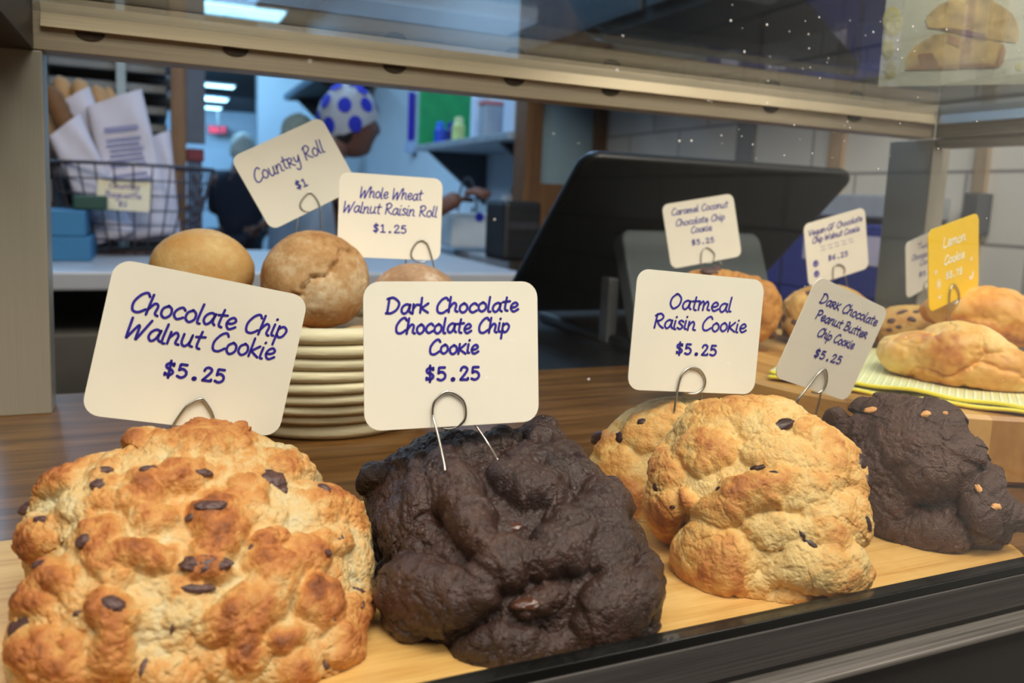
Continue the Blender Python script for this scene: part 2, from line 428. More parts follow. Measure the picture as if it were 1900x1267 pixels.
A0 = np.array([.3375, .3745]); E1 = np.array([.6, -.8]); E2 = np.array([.8, .6])
def clothmat():
    m, nt, N, L, B = nmat('waffle_cloth')
    tc = N.new('ShaderNodeTexCoord')
    mp = N.new('ShaderNodeMapping'); mp.inputs['Rotation'].default_value = (0, 0, math.radians(53)); L.new(tc.outputs['Object'], mp.inputs['Vector'])
    ck = N.new('ShaderNodeTexBrick'); ck.offset = 0; ck.inputs['Scale'].default_value = 1.0; ck.inputs['Brick Width'].default_value = .0042; ck.inputs['Row Height'].default_value = .0042
    ck.inputs['Mortar Size'].default_value = .0011; ck.inputs['Mortar Smooth'].default_value = .6
    L.new(mp.outputs['Vector'], ck.inputs['Vector'])
    ck.inputs['Color1'].default_value = lin(232, 224, 150) + (1,); ck.inputs['Color2'].default_value = lin(226, 218, 140) + (1,); ck.inputs['Mortar'].default_value = lin(240, 236, 188) + (1,)
    L.new(ck.outputs['Color'], B.inputs['Base Color']); B.inputs['Roughness'].default_value = .9
    bp = N.new('ShaderNodeBump'); bp.inputs['Strength'].default_value = .7; bp.inputs['Distance'].default_value = .0012
    L.new(ck.outputs['Fac'], bp.inputs['Height']); L.new(bp.outputs['Normal'], B.inputs['Normal'])
    return m
def cloth_layer(z0, a1, a2, inset, seed, th):
    nu, nv = 70, 50
    V = []; Fs = []
    for top in (0, 1):
        for j in range(nv + 1):
            for i in range(nu + 1):
                p = A0 + E1 * (a1 * i / nu) + E2 * (inset + (a2 - inset) * j / nv)
                w = math.exp(-j * .12)
                z = z0 + w * (.0006 * math.sin(i * .33 + seed) + .0007 * math.sin(i * .13 + seed * 2)) + .0007 * w + (th if top else 0)
                q = p - np.array(BC); rr = np.linalg.norm(q)
                if rr > BR - .002: z -= (rr - BR + .002) * .5
                V.append((p[0], p[1], z))
    n = (nu + 1) * (nv + 1)
    idx = lambda t, i, j: t * n + j * (nu + 1) + i
    for j in range(nv):
        for i in range(nu):
            Fs.append((idx(1, i, j), idx(1, i + 1, j), idx(1, i + 1, j + 1), idx(1, i, j + 1)))
            Fs.append((idx(0, i, j), idx(0, i, j + 1), idx(0, i + 1, j + 1), idx(0, i + 1, j)))
    for i in range(nu):
        Fs.append((idx(0, i, 0), idx(0, i + 1, 0), idx(1, i + 1, 0), idx(1, i, 0)))
        Fs.append((idx(0, i + 1, nv), idx(0, i, nv), idx(1, i, nv), idx(1, i + 1, nv)))
    for j in range(nv):
        Fs.append((idx(0, 0, j + 1), idx(0, 0, j), idx(1, 0, j), idx(1, 0, j + 1)))
        Fs.append((idx(0, nu, j), idx(0, nu, j + 1), idx(1, nu, j + 1), idx(1, nu, j)))
    return V, Fs
cm_ = clothmat()
clo = MB()
clo.add(*cloth_layer(BZ + .0002, .150, .150, 0.0, .4, .0016))
clo.add(*cloth_layer(BZ + .0034, .150, .148, .0035, 1.9, .0016))
cloth = clo.build('waffle_cloth', cm_, None, smooth=True)
tag(cloth, 'folded yellow and white waffle weave cloth on the round board', 'cloth')
hem = pm('yellow_hem', lin(240, 220, 70), .85)
for z0, ins, sd in ((BZ + .0010, -.0002, .4), (BZ + .0042, .0033, 1.9)):
    hp = []
    for i in range(71):
        p = A0 + E1 * (.150 * i / 70) + E2 * ins
        q = p - np.array(BC); rr = np.linalg.norm(q)
        z = z0 + .0006 * math.sin(i * .33 + sd) + .0007 * math.sin(i * .13 + sd * 2) + .0007 - (max(0, rr - BR + .002) * .5)
        hp.append((p[0], p[1], z))
    put(MB().tube(hp, .0011, 8).build('hem', hem, None, smooth=True), cloth)
CZ = BZ + .0056   # top of the cloth

# ------------------------------------------------------------------ vectorised noise for the dough
_rg = np.random.RandomState(7)
GR = _rg.normal(size=(4096, 3)); GR /= np.linalg.norm(GR, axis=1)[:, None]
RP = _rg.rand(4096, 3)
def _h(i, seed):
    i = i.astype(np.int64)
    h = (i[..., 0] * 73856093) ^ (i[..., 1] * 19349663) ^ (i[..., 2] * 83492791) ^ (seed * 2654435761)
    h = (h ^ (h >> 13)) * 1274126177
    return ((h ^ (h >> 16)) & 4095).astype(np.int64)
def perlin(P, seed=0):
    i0 = np.floor(P); f = P - i0; u = f * f * f * (f * (f * 6 - 15) + 10)
    r = 0
    for dx in (0, 1):
        for dy in (0, 1):
            for dz in (0, 1):
                o = np.array([dx, dy, dz]); g = GR[_h(i0 + o, seed)]
                w = (u[:, 0] if dx else 1 - u[:, 0]) * (u[:, 1] if dy else 1 - u[:, 1]) * (u[:, 2] if dz else 1 - u[:, 2])
                r = r + w * np.einsum('ij,ij->i', g, f - o)
    return r * 1.5
def fbm(P, oct=4, seed=0, gain=.5):
    s = 0; a = 1; t = 0
    for k in range(oct):
        s = s + a * perlin(P * 2 ** k, seed + k * 17); t += a; a *= gain
    return s / t
def worley(P, seed=0):
    i0 = np.floor(P); b1 = np.full(len(P), 9.0); b2 = np.full(len(P), 9.0); hid = np.zeros(len(P), int)
    for dx in (-1, 0, 1):
        for dy in (-1, 0, 1):
            for dz in (-1, 0, 1):
                c = i0 + np.array([dx, dy, dz]); h = _h(c, seed)
                d = np.linalg.norm(c + RP[h] - P, axis=1)
                new = d < b1
                b2 = np.where(new, b1, np.minimum(b2, d)); hid = np.where(new, h, hid); b1 = np.where(new, d, b1)
    return b1, b2, hid
def sstep(a, b, x):
    t = np.clip((x - a) / (b - a), 0, 1); return t * t * (3 - 2 * t)
ICO = {}
def ico(level):
    if level not in ICO:
        bm = bmesh.new(); bmesh.ops.create_icosphere(bm, subdivisions=level, radius=1.0)
        V = np.array([v.co[:] for v in bm.verts]); Fs = np.array([[v.index for v in f.verts] for f in bm.faces])
        bm.free(); V /= np.linalg.norm(V, axis=1)[:, None]
        ICO[level] = (V, Fs)
    return ICO[level]
def vnormals(V, Fs):
    n = np.cross(V[Fs[:, 1]] - V[Fs[:, 0]], V[Fs[:, 2]] - V[Fs[:, 0]])
    N = np.zeros_like(V)
    for k in range(3):
        np.add.at(N, Fs[:, k], n)
    return N / (np.linalg.norm(N, axis=1)[:, None] + 1e-15)
def tri_object(name, V, Fs, mat, parent, org, attr=None):
    me = bpy.data.meshes.new(name)
    me.vertices.add(len(V)); me.vertices.foreach_set('co', (V - org).astype(np.float32).ravel())
    me.loops.add(len(Fs) * 3); me.loops.foreach_set('vertex_index', Fs.astype(np.int32).ravel())
    me.polygons.add(len(Fs)); me.polygons.foreach_set('loop_start', np.arange(0, len(Fs) * 3, 3, dtype=np.int32))
    me.polygons.foreach_set('use_smooth', np.ones(len(Fs), bool))
    me.update(calc_edges=True)
    if attr is not None:
        a = me.attributes.new('brown', 'FLOAT', 'POINT'); a.data.foreach_set('value', attr.astype(np.float32))
    me.materials.append(mat)
    o = bpy.data.objects.new(name, me); COL.objects.link(o)
    o.location = tuple(org)
    return put_keep(o, parent)
def put_keep(o, parent):
    if parent is not None:
        o.parent = parent
        o.matrix_parent_inverse = Matrix.Translation(-Vector(parent.location))
    return o

def dough(name, label, cat, centre, d, outline, df, db, zrest, mat, lumps=(), level=7, worl=(), fb=(), crack=None, base=.35, wbrown=.3, lump_gain=1.0,
          chips=(), chip_name='chip', chip_mat=None, group=None, seed=1, ex=.82, shrink=.985, lownoise=.22, pits=None, digs=(), sink=.45, extra=None, part=None, browncrest=0.0, creases=(), slump=0.0, lexp=.62, tilt=0.0, fit=3):
    """one baked piece: a body with the outline seen in the photo, its own depth df in front and db behind, lumps where the photo shows them"""
    rc = ray(*centre); C0 = CAM + rc * d
    t = -rc / np.linalg.norm(rc)
    er = RT - t * (RT @ t); er /= np.linalg.norm(er); eu = np.cross(t, er)
    ct, st_ = math.cos(math.radians(tilt)), math.sin(math.radians(tilt))     # how far the piece leans back
    t, eu = t * ct + eu * st_, eu * ct - t * st_
    pts = []
    for (px, py) in outline:
        r_ = ray(px, py); k = ((C0 - CAM) @ t) / (r_ @ t); q = CAM + r_ * k - C0
        pts.append((q @ er, q @ eu))
    pts = np.array(pts); ang = np.arctan2(pts[:, 1], pts[:, 0]); R = np.hypot(pts[:, 0], pts[:, 1])
    o_ = np.argsort(ang); ang = ang[o_]; R = R[o_]
    aa = np.concatenate([ang - 2 * np.pi, ang, ang + 2 * np.pi]); RR = np.concatenate([R, R, R])
    gx = np.linspace(-np.pi, np.pi, 721); gy = np.interp(gx, aa, RR)
    ker = np.hanning(9); ker /= ker.sum(); gy = np.convolve(np.concatenate([gy[-9:-1], gy, gy[1:9]]), ker, 'same')[8:-8]
    def press(V, gap, soft):      # nothing pokes through the front pane: dough that would touch it is pressed flat behind it
        y0 = FRONT_Y + gap; m_ = V[:, 1] < y0 + soft
        V[m_, 1] = y0 + soft * np.exp((V[m_, 1] - y0 - soft) / soft)
    tx, ty = centre; tp = np.array(outline, float); ta = np.arctan2(tp[:, 1] - ty, tp[:, 0] - tx); tr = np.hypot(tp[:, 0] - tx, tp[:, 1] - ty)
    o_ = np.argsort(ta); ta = ta[o_]; tr = tr[o_]
    bins = np.linspace(-np.pi, np.pi, 73)[:-1] + np.pi / 72
    want = np.interp(bins, np.concatenate([ta - 2 * np.pi, ta, ta + 2 * np.pi]), np.concatenate([tr, tr, tr]))
    def shape(level, gy):
        S, Fs = ico(level)
        ph = np.arctan2(S[:, 1], S[:, 0]); rho = np.hypot(S[:, 0], S[:, 1])
        Rv = np.interp(ph, gx, gy) * shrink
        Rs = Rv * (1 - (1 - rho) * 0) ; Rmean = gy.mean()
        Rv = Rmean + (Rs - Rmean) * sstep(.15, .8, rho)
        a = Rv * rho ** ex
        dfv = df * (1 + slump * np.clip(-np.sin(ph) * rho, 0, 1) ** 2)
        z = np.where(S[:, 2] > 0, dfv, db) * np.abs(S[:, 2]) ** ex * np.sign(S[:, 2])
        # the piece rests on its tray: slump anything below
        V = C0 + er * (a * np.cos(ph))[:, None] + eu * (a * np.sin(ph))[:, None] + t * z[:, None]
        press(V, .0085, .007)
        N = vnormals(V, Fs)
        P = V * 1000.0      # millimetres for noise
        wx = np.stack([fbm(P / 14, 2, seed + 1), fbm(P / 14, 2, seed + 2), fbm(P / 14, 2, seed + 3)], 1)
        wf = np.stack([fbm(P / 5, 2, seed + 4), fbm(P / 5, 2, seed + 5)], 1)
        disp = np.zeros(len(V)); brown = np.full(len(V), base) + lownoise * fbm(P / 22, 3, seed + 9) * 1.6
        px, py, pz = project(V); front = sstep(.02, .3, np.einsum('ij,ij->i', N, (CAM - V) / np.linalg.norm(CAM - V, axis=1)[:, None]))
        pxl = px + wx[:, 0] * 22 + wf[:, 0] * 9; pyl = py + wx[:, 1] * 22 + wf[:, 1] * 9
        hl = np.zeros(len(V)); bl = np.zeros(len(V)); cover = np.zeros(len(V))
        for (cx, cy, rx, ry, an, h, b) in lumps:
            w = math.radians(an); dx, dy = pxl - cx, pyl - cy
            u_ = (dx * math.cos(w) + dy * math.sin(w)) / rx; v_ = (-dx * math.sin(w) + dy * math.cos(w)) / ry
            q = u_ * u_ + v_ * v_
            pr_ = np.clip(1 - q, 0, 1) ** lexp * front
            hh = pr_ * h * lump_gain
            hl = np.maximum(hl, hh) + .25 * np.minimum(hl, hh); cover = np.maximum(cover, sstep(0, .55, pr_))
            wb = np.exp(-1.15 * q ** 1.3) * front
            bl = np.where(np.abs((b - base) * wb) > np.abs(bl), (b - base) * wb, bl)
        disp += hl; brown = brown + bl * (.8 + .9 * fbm(P / 6, 3, seed + 13)) + .10 * fbm(P / 3, 2, seed + 14)
        for (cell, amp, expo) in worl:
            f1, f2, hid = worley(P / cell + wx * .35, seed + int(cell * 10))
            am = .35 + .65 * RP[hid][:, 0]
            dome = np.clip(1 - (f1 / .85) ** 2, 0, 1) ** expo * am
            k = np.where(len(lumps) > 0, 1 - .55 * cover, 1.0) if cell > 7 else 1.0
            disp += dome * amp * k
            brown += wbrown * (dome - .45) * (k if cell > 7 else .6)
        for (px_, py_, rx, dep) in digs:
            q = ((pxl - px_) ** 2 + (pyl - py_) ** 2) / rx ** 2
            disp -= dep * np.exp(-q * 2) * front
        for (line, wd, dep) in creases:
            best = np.full(len(V), 1e9)
            L_ = spline(line, 6)
            for i in range(len(L_) - 1):
                p0, p1 = L_[i], L_[i + 1]; dv = p1 - p0; l2 = dv @ dv + 1e-9
                tt = np.clip(((pxl - p0[0]) * dv[0] + (pyl - p0[1]) * dv[1]) / l2, 0, 1)
                best = np.minimum(best, np.hypot(pxl - p0[0] - dv[0] * tt, pyl - p0[1] - dv[1] * tt))
            disp -= dep * np.exp(-(best / wd) ** 2) * front
        for (sc_, amp, oc) in fb:
            disp += amp * fbm(P / sc_, oc, seed + int(sc_ * 7) + 31)
        if crack:
            sc_, wd, dep = crack
            r1 = np.abs(fbm(P / sc_ + wx * .5, 2, seed + 77)); msk = sstep(-.05, .25, fbm(P / (sc_ * 2.2), 2, seed + 78))
            disp -= dep * (1 - sstep(0, wd, r1)) * msk
        if pits:
            sc_, dep, th = pits
            pv = fbm(P / sc_, 2, seed + 55); disp -= dep * sstep(th, th + .25, pv)
        V = V + N * (disp * .001)[:, None]
        if browncrest: brown = brown + browncrest * (disp - disp.mean()) / (disp.std() + 1e-6)
        press(V, .0040, .003)
        return V, Fs, brown, disp
    for it in range(fit):          # bring the rim, lumps and all, back to the outline (not where it sits on the tray)
        V, _, _, _ = shape(5, gy)
        qx, qy, _ = project(V); qa = np.arctan2(qy - ty, qx - tx); qr = np.hypot(qx - tx, qy - ty)
        k = np.clip(((qa + np.pi) / (2 * np.pi) * 72).astype(int), 0, 71)
        got = np.zeros(72); np.maximum.at(got, k, qr)
        ratio = np.clip(want / np.maximum(got, 1), .75, 1.2)
        down = sstep(.35, .75, np.sin(bins)); ratio = ratio * (1 - down) + down
        ratio = np.convolve(np.concatenate([ratio[-2:], ratio, ratio[:2]]), [.15, .2, .3, .2, .15], 'valid')
        # image angle is clockwise, plane angle anticlockwise
        ga = -gx
        gy = gy * np.interp(((ga + np.pi) % (2 * np.pi)) - np.pi, np.concatenate([bins - 2 * np.pi, bins, bins + 2 * np.pi]), np.concatenate([ratio] * 3))
    V, Fs, brown, disp = shape(level, gy)
    # flat, settled base
    low = V[:, 2] < zrest
    V[low, 2] = zrest + .0002 + .02 * (V[low, 2] - zrest) * 0
    org = np.array([C0[0], C0[1], zrest])
    body_name = part or 'dough'
    if chips or extra or part:
        root = empty(name, org, label, cat, group)
        body = tri_object(body_name, V, Fs, mat, root, org, np.clip(brown, 0, 1.2))
    else:
        root = tri_object(name, V, Fs, mat, None, org, np.clip(brown, 0, 1.2)); tag(root, label, cat, group); body = root
    if chips:
        N2 = vnormals(V, Fs)
        px, py, pz = project(V)
        vis = np.einsum('ij,ij->i', N2, CAM - V) > 0
        cs, cf = ico(4)
        for ci, c in enumerate(chips):
            cx, cy, rx, ry, an = c[:5]
            q = np.where(vis, (px - cx) ** 2 + (py - cy) ** 2, 1e9); i = int(np.argmin(q + (pz - pz.min()) * 200))
            near = q < max(rx, ry, 8) ** 2
            nn = N2[near].mean(0) if near.any() else N2[i]
            nn = nn / np.linalg.norm(nn)
            p = V[i]; nn = nn * .6 + t * .4; nn /= np.linalg.norm(nn)
            e1 = RT * math.cos(math.radians(an)) - UP * math.sin(math.radians(an)); e1 = e1 - nn * (e1 @ nn); e1 /= np.linalg.norm(e1); e2 = np.cross(nn, e1)
            sx, sy = rx * pz[i] / F, ry * pz[i] / F; sz = max(.55 * min(sx, sy), .0009)
            L3 = cs * np.array([sx, sy, sz])
            rk_ = .5 if chip_name == 'raisin' else 1.0
            rough = 1 + rk_ * .20 * perlin(cs * 1.9 + ci * 3.1, seed + ci) + rk_ * .10 * perlin(cs * 5 + ci, seed + 3)
            L3 = L3 * rough[:, None]
            Q = p + nn * (sz * (.12 - sink)) * 1.0 + e1 * L3[:, :1] + e2 * L3[:, 1:2] + nn * L3[:, 2:3]
            Q[:, 2] = np.maximum(Q[:, 2], zrest + .0003)
            m_ = chip_mat if len(c) < 6 else c[5]
            tri_object(chip_name if len(c) < 7 else c[6], Q, cf, m_, root, p, np.full(len(Q), .5))
    return root
def ell(cx, cy, rx, ry, an=0, n=40, pw=1.0, wob=0, seed=0):
    out = []; w = math.radians(an)
    for k in range(n):
        a = 2 * math.pi * k / n
        f_ = 1 + wob * math.sin(3 * a + seed) + wob * .7 * math.sin(5 * a + seed * 2.3)
        x = rx * f_ * math.copysign(abs(math.cos(a)) ** pw, math.cos(a)); y = ry * f_ * math.copysign(abs(math.sin(a)) ** pw, math.sin(a))
        out.append((cx + x * math.cos(w) - y * math.sin(w), cy + x * math.sin(w) + y * math.cos(w)))
    return out

# ------------------------------------------------------------------ dough materials
CHOCCHIP = crumb('chocolate_chip_dough', [(0.0, lin(208, 190, 150)), (.24, lin(212, 178, 122)), (.48, lin(206, 146, 80)), (.72, lin(180, 108, 54)), (1.0, lin(130, 72, 38))], .58, .9, 800, .4, 300, .26, sss=.1, bdist=.0009)
DARK = crumb('dark_chocolate_dough', [(0.0, lin(36, 20, 15)), (.5, lin(60, 37, 29)), (1.0, lin(88, 58, 47))], .34, 1.0, 1300, .6, 300, .4, rvar=.14, bdist=.0007)
OATDOUGH = crumb('oatmeal_dough', [(0.0, lin(216, 190, 138)), (.3, lin(218, 184, 120)), (.55, lin(212, 158, 86)), (.8, lin(186, 118, 58)), (1.0, lin(146, 84, 42))], .58, .8, 900, .38, 280, .2, sss=.1, bdist=.0008)
PBDARK = crumb('peanut_butter_dark_dough', [(0.0, lin(48, 30, 24)), (.5, lin(76, 50, 40)), (1.0, lin(102, 72, 58))], .48, 1.0, 1200, .45, 320, .4, rvar=.12, bdist=.0008)
LEMON = crumb('lemon_dough', [(0.0, lin(246, 214, 150)), (.3, lin(244, 202, 126)), (.55, lin(232, 168, 84)), (.8, lin(204, 124, 54)), (1.0, lin(156, 84, 38))], .5, .15, 700, .4, 200, .1, sss=.1)
BREAD = crumb('roll_crust', [(0.0, lin(212, 188, 154)), (.35, lin(182, 140, 94)), (.65, lin(156, 106, 60)), (1.0, lin(128, 80, 42))], .75, .5, 700, .25, 300, .34)
BREADY = crumb('pale_roll_crust', [(0.0, lin(210, 178, 124)), (.4, lin(194, 150, 92)), (.7, lin(192, 138, 74)), (1.0, lin(160, 104, 54))], .75, .5, 700, .25, 300, .3)
BREADW = crumb('wheat_roll_crust', [(0.0, lin(224, 208, 190)), (.4, lin(176, 140, 110)), (1.0, lin(122, 84, 56))], .8, .5, 700, .25, 300, .4)
CARA = crumb('coconut_dough', [(0.0, lin(206, 172, 104)), (.5, lin(190, 130, 66)), (1.0, lin(136, 78, 36))], .6, .5, 700, .35, 320, .3)
CHIP = crumb('chocolate_chip', [(0, lin(50, 30, 28)), (1, lin(112, 80, 74))], .48, .5, 700, .4, 500, .9)
RAISIN = crumb('raisin_skin', [(0, lin(34, 16, 14)), (1, lin(66, 34, 26))], .36, .6, 500, .4, 300, .5)
PBCHIP = crumb('peanut_butter_chip', [(0, lin(214, 150, 88)), (1, lin(226, 168, 106))], .5, .2, 500, .4, 500, .3)
DCHIP = crumb('glossy_chip', [(0, lin(66, 36, 24)), (1, lin(92, 54, 40))], .22, .1, 500, .6, 500, .3)

# ------------------------------------------------------------------ the front row
O1 = [(330, 793), (372, 783), (430, 783), (470, 790), (490, 808), (540, 830), (570, 845), (583, 870), (625, 900), (652, 935), (685, 950), (693, 990), (688, 1020), (698, 1060), (694, 1100), (694, 1150), (672, 1200), (660, 1250), (640, 1300), (560, 1340), (450, 1352), (330, 1355), (200, 1350), (90, 1330), (30, 1290), (8, 1230), (5, 1170), (22, 1120), (38, 1090), (30, 1010), (40, 985), (45, 930), (75, 905), (110, 870), (150, 845), (200, 843), (210, 815), (235, 801), (265, 806), (290, 800)]
L1 = [(240, 822, 34, 22, 0, 5, .85), (370, 815, 105, 40, 0, 4, .62), (450, 805, 45, 30, 0, 5, .8), (377, 834, 48, 28, 0, 5, .66), (319, 903, 78, 34, -12, 6, .72), (261, 934, 46, 52, 0, 6, .72), (407, 990, 64, 56, 0, 8, .86),
      (457, 922, 42, 44, 0, 5, .66), (208, 1030, 44, 78, -20, 5, .62), (265, 1034, 58, 30, 25, 7, .86), (215, 1141, 52, 52, 0, 7, .8), (215, 1212, 46, 58, 0, 6, .7), (384, 1052, 46, 34, 0, 6, .74), (461, 1126, 118, 42, -35, 7, .68),
      (496, 1057, 46, 34, 10, 6, .76), (500, 1014, 32, 20, -20, 6, .92), (561, 1041, 46, 50, 0, 6, .66), (584, 1118, 48, 46, 0, 7, .95), (453, 1195, 40, 48, 0, 5, .72), (538, 1235, 52, 40, 0, 5, .6), (630, 1195, 46, 50, 0, 5, .55),
      (320, 1258, 56, 42, 0, 5, .35), (423, 1232, 46, 40, 0, 4, .2), (661, 1134, 36, 36, 0, 5, .66), (630, 934, 64, 42, 20, 4, .74), (545, 868, 54, 28, 15, 4, .5), (111, 1080, 36, 34, 0, 5, .75), (57, 1107, 42, 36, 0, 5, .86), (77, 995, 44, 38, 0, 5, .84),
      (127, 880, 72, 28, -35, 4, .84), (200, 918, 36, 42, 0, 4, .62), (96, 1203, 64, 52, 0, 6, .84), (135, 1240, 52, 40, 0, 5, .6), (566, 950, 40, 34, 0, 3, .2), (150, 945, 34, 28, 0, 3, .2), (490, 968, 34, 26, 10, 3, .35), (352, 1150, 50, 36, 0, 3, .12), (610, 1005, 36, 30, 0, 4, .4), (160, 1000, 34, 34, 0, 3, .3), (300, 980, 36, 22, 0, 4, .5), (520, 1180, 40, 26, -20, 5, .75)]
K1 = [(507, 888, 28, 25, 0), (527, 907, 11, 11, 0), (275, 868, 17, 8, -35), (190, 870, 19, 8, -25), (181, 897, 15, 12, 0), (380, 876, 17, 8, -15), (390, 936, 28, 12, -20), (353, 960, 12, 8, -20), (77, 961, 17, 8, 5), (150, 1003, 14, 13, -40), (76, 1046, 19, 9, 0),
      (384, 1043, 46, 17, -6), (369, 1091, 29, 9, -8), (46, 1157, 40, 26, -20), (142, 1137, 9, 6, -30), (634, 997, 9, 8, 0), (611, 1026, 9, 6, 30), (604, 903, 15, 8, 25), (673, 1122, 4, 9, 0), (669, 1095, 19, 6, -10), (319, 1164, 4, 12, 10), (50, 941, 20, 13, -20), (604, 1230, 9, 11, 0), (268, 1232, 7, 22, 5), (466, 1013, 7, 10, 0), (211, 1118, 22, 14, 20), (620, 1150, 6, 6, 0)]
dough('chocolate_chip_walnut_cookie', 'golden lumpy chocolate chip walnut cookie, largest, at the left of the bamboo board', 'cookie', (350, 1055), .256, O1, .030, .024, TZ, CHOCCHIP, L1, 8,
      worl=[(11, 3.2, .65), (5, 1.5, .7), (2.2, .45, .8)], fb=[(3, .5, 3), (1.2, .25, 2)], crack=(7, .05, .7), base=.24, wbrown=.28, lump_gain=.95, sink=.62, slump=.05, lexp=.5, tilt=32, chips=K1, chip_name='chocolate_chip', chip_mat=CHIP, seed=11, pits=(2.2, .6, .15), browncrest=.04)

O2 = [(651, 897), (667, 875), (707, 859), (729, 839), (765, 814), (801, 812), (855, 805), (891, 807), (926, 792), (958, 807), (971, 790), (1011, 781), (1043, 790), (1065, 816), (1088, 839), (1114, 870), (1146, 892), (1168, 919), (1173, 960), (1204, 991), (1226, 1031), (1231, 1080), (1222, 1130), (1208, 1170), (1168, 1190), (1088, 1210), (1020, 1228), (953, 1244), (895, 1246), (841, 1215), (792, 1197), (738, 1161), (707, 1112), (696, 1049), (689, 986), (676, 942), (656, 924)]
L2 = [(868, 960, 130, 46, 62, 9, .6), (788, 930, 34, 78, -8, 6, .5), (790, 1103, 92, 72, 10, 8, .7), (935, 1049, 66, 52, 0, 8, .7), (862, 1103, 70, 56, 0, 8, .6), (985, 915, 80, 40, 18, 8, .6), (1040, 1020, 56, 78, 35, 8, .6), (1114, 955, 58, 64, 0, 7, .5), (1132, 1128, 66, 90, 28, 8, .6),
      (1128, 1020, 62, 42, 10, 6, .5), (998, 1116, 56, 26, -12, 5, .7), (752, 985, 40, 64, -15, 5, .5), (855, 834, 66, 30, 0, 4, .3), (1007, 803, 48, 26, 0, 5, .4), (935, 1190, 116, 36, -5, 5, .4), (685, 885, 36, 22, -30, 4, .3), (1010, 870, 70, 36, 25, 4, .3), (770, 850, 52, 28, -25, 3, .3), (1060, 1185, 60, 30, -15, 4, .4), (1190, 1080, 34, 56, 0, 5, .5), (735, 1075, 34, 50, -10, 5, .5), (930, 815, 40, 22, 0, 4, .3), (1075, 885, 40, 30, 30, 4, .3)]
dough('dark_chocolate_cookie', 'nearly black dark chocolate cookie with soft folds, between the golden cookie and the raisin cookie', 'cookie', (942, 1012), .285, O2, .026, .020, TZ, DARK, L2, 8,
      worl=[(10, 1.6, .7), (4, .6, .8), (1.8, .25, .8)], fb=[(4, .5, 3), (1.3, .22, 2)], crack=(6, .05, .9), base=.35, wbrown=.2, lump_gain=1.2, slump=.1, lexp=.5, tilt=42, chips=[(958, 977, 15, 10, -25), (978, 1120, 26, 12, -5), (712, 938, 6, 4, 0)], chip_name='chocolate_chip', chip_mat=DCHIP, seed=23, pits=(1.8, .5, .12),
      digs=[(819, 969, 26, 4), (1000, 880, 14, 3), (1165, 1060, 12, 3)])

O3 = [(1201, 882), (1216, 837), (1236, 804), (1261, 775), (1270, 755), (1290, 746), (1322, 743), (1372, 736), (1413, 734), (1454, 738), (1487, 751), (1511, 771), (1544, 794), (1573, 816), (1597, 841), (1610, 870), (1616, 902), (1613, 935), (1617, 968), (1615, 1017), (1606, 1054), (1606, 1083), (1581, 1104), (1511, 1118), (1441, 1132), (1380, 1126), (1339, 1126), (1310, 1104), (1273, 1067), (1261, 1034), (1240, 1000), (1200, 976), (1195, 952), (1196, 915)]
L3 = [(1347, 771, 115, 40, -5, 4, .6), (1314, 837, 64, 40, -5, 5, .74), (1450, 850, 80, 32, 8, 5, .3), (1540, 857, 56, 62, 0, 4, .62), (1384, 925, 96, 42, -22, 9, .72), (1470, 905, 84, 44, 0, 5, .35), (1286, 923, 30, 18, 38, 5, .86), (1323, 1040, 80, 74, 10, 8, .78), (1380, 1088, 60, 36, 0, 5, .55), (1507, 1052, 94, 46, -4, 7, .22),
      (1573, 1078, 46, 40, 0, 5, .66), (1540, 970, 52, 58, 0, 4, .62), (1591, 985, 22, 62, 0, 4, .3), (1589, 915, 24, 50, 0, 4, .5), (1236, 952, 42, 54, 0, 6, .84), (1236, 872, 36, 46, 10, 5, .72), (1450, 985, 70, 36, 10, 4, .28), (1420, 800, 46, 24, -10, 3, .5), (1510, 800, 44, 26, 25, 3, .6), (1450, 1110, 50, 24, -5, 5, .62)]
K3 = [(1448, 786, 30, 13, -22), (1409, 866, 18, 6, 5), (1435, 876, 10, 5, 15), (1333, 907, 6, 7, 0), (1597, 853, 14, 20, -10), (1612, 890, 9, 13, 0), (1608, 964, 9, 22, -20), (1503, 1006, 18, 7, 45), (1489, 990, 10, 4, 55), (1247, 941, 6, 4, 0), (1216, 902, 6, 9, 0)]
dough('oatmeal_raisin_cookie', 'golden oatmeal raisin cookie in front, leaning between the two dark cookies', 'cookie', (1408, 938), .320, O3, .028, .024, TZ, OATDOUGH, L3, 8,
      worl=[(11, 1.8, .7), (4.5, .7, .8), (2, .3, .8)], fb=[(3, .35, 3), (1.2, .18, 2)], crack=(13, .03, .8), base=.24, wbrown=.2, lump_gain=1.1, sink=.6, slump=.1, lexp=.5, tilt=22, chips=K3, chip_name='raisin', chip_mat=RAISIN, seed=37, pits=(2.4, .5, .2), browncrest=.04)
K3b = [(1105, 812, 17, 15, 20), (1150, 811, 11, 12, -30), (1191, 784, 9, 8, 0), (1303, 743, 9, 5, 0)]
dough('oatmeal_raisin_cookie', 'oatmeal raisin cookie standing half hidden behind the front raisin cookie', 'cookie', (1262, 926), .371, ell(1262, 928, 182, 190, 0, 40, .92, .02, 1), .022, .020, TZ, OATDOUGH,
      [(1115, 815, 36, 36, 0, 4, .6), (1155, 880, 40, 60, -20, 4, .62), (1180, 930, 40, 50, 0, 4, .7), (1200, 800, 50, 34, -20, 4, .4), (1240, 770, 44, 24, 0, 4, .5), (1250, 1060, 50, 44, 0, 4, .3)], 7,
      worl=[(11, 2, .7), (4.5, .8, .8), (2, .3, .8)], fb=[(3, .35, 3), (1.2, .18, 2)], crack=(8, .05, .8), base=.3, wbrown=.2, lump_gain=1.0, sink=.5, chips=K3b, chip_name='raisin', chip_mat=RAISIN, seed=41, browncrest=.04)

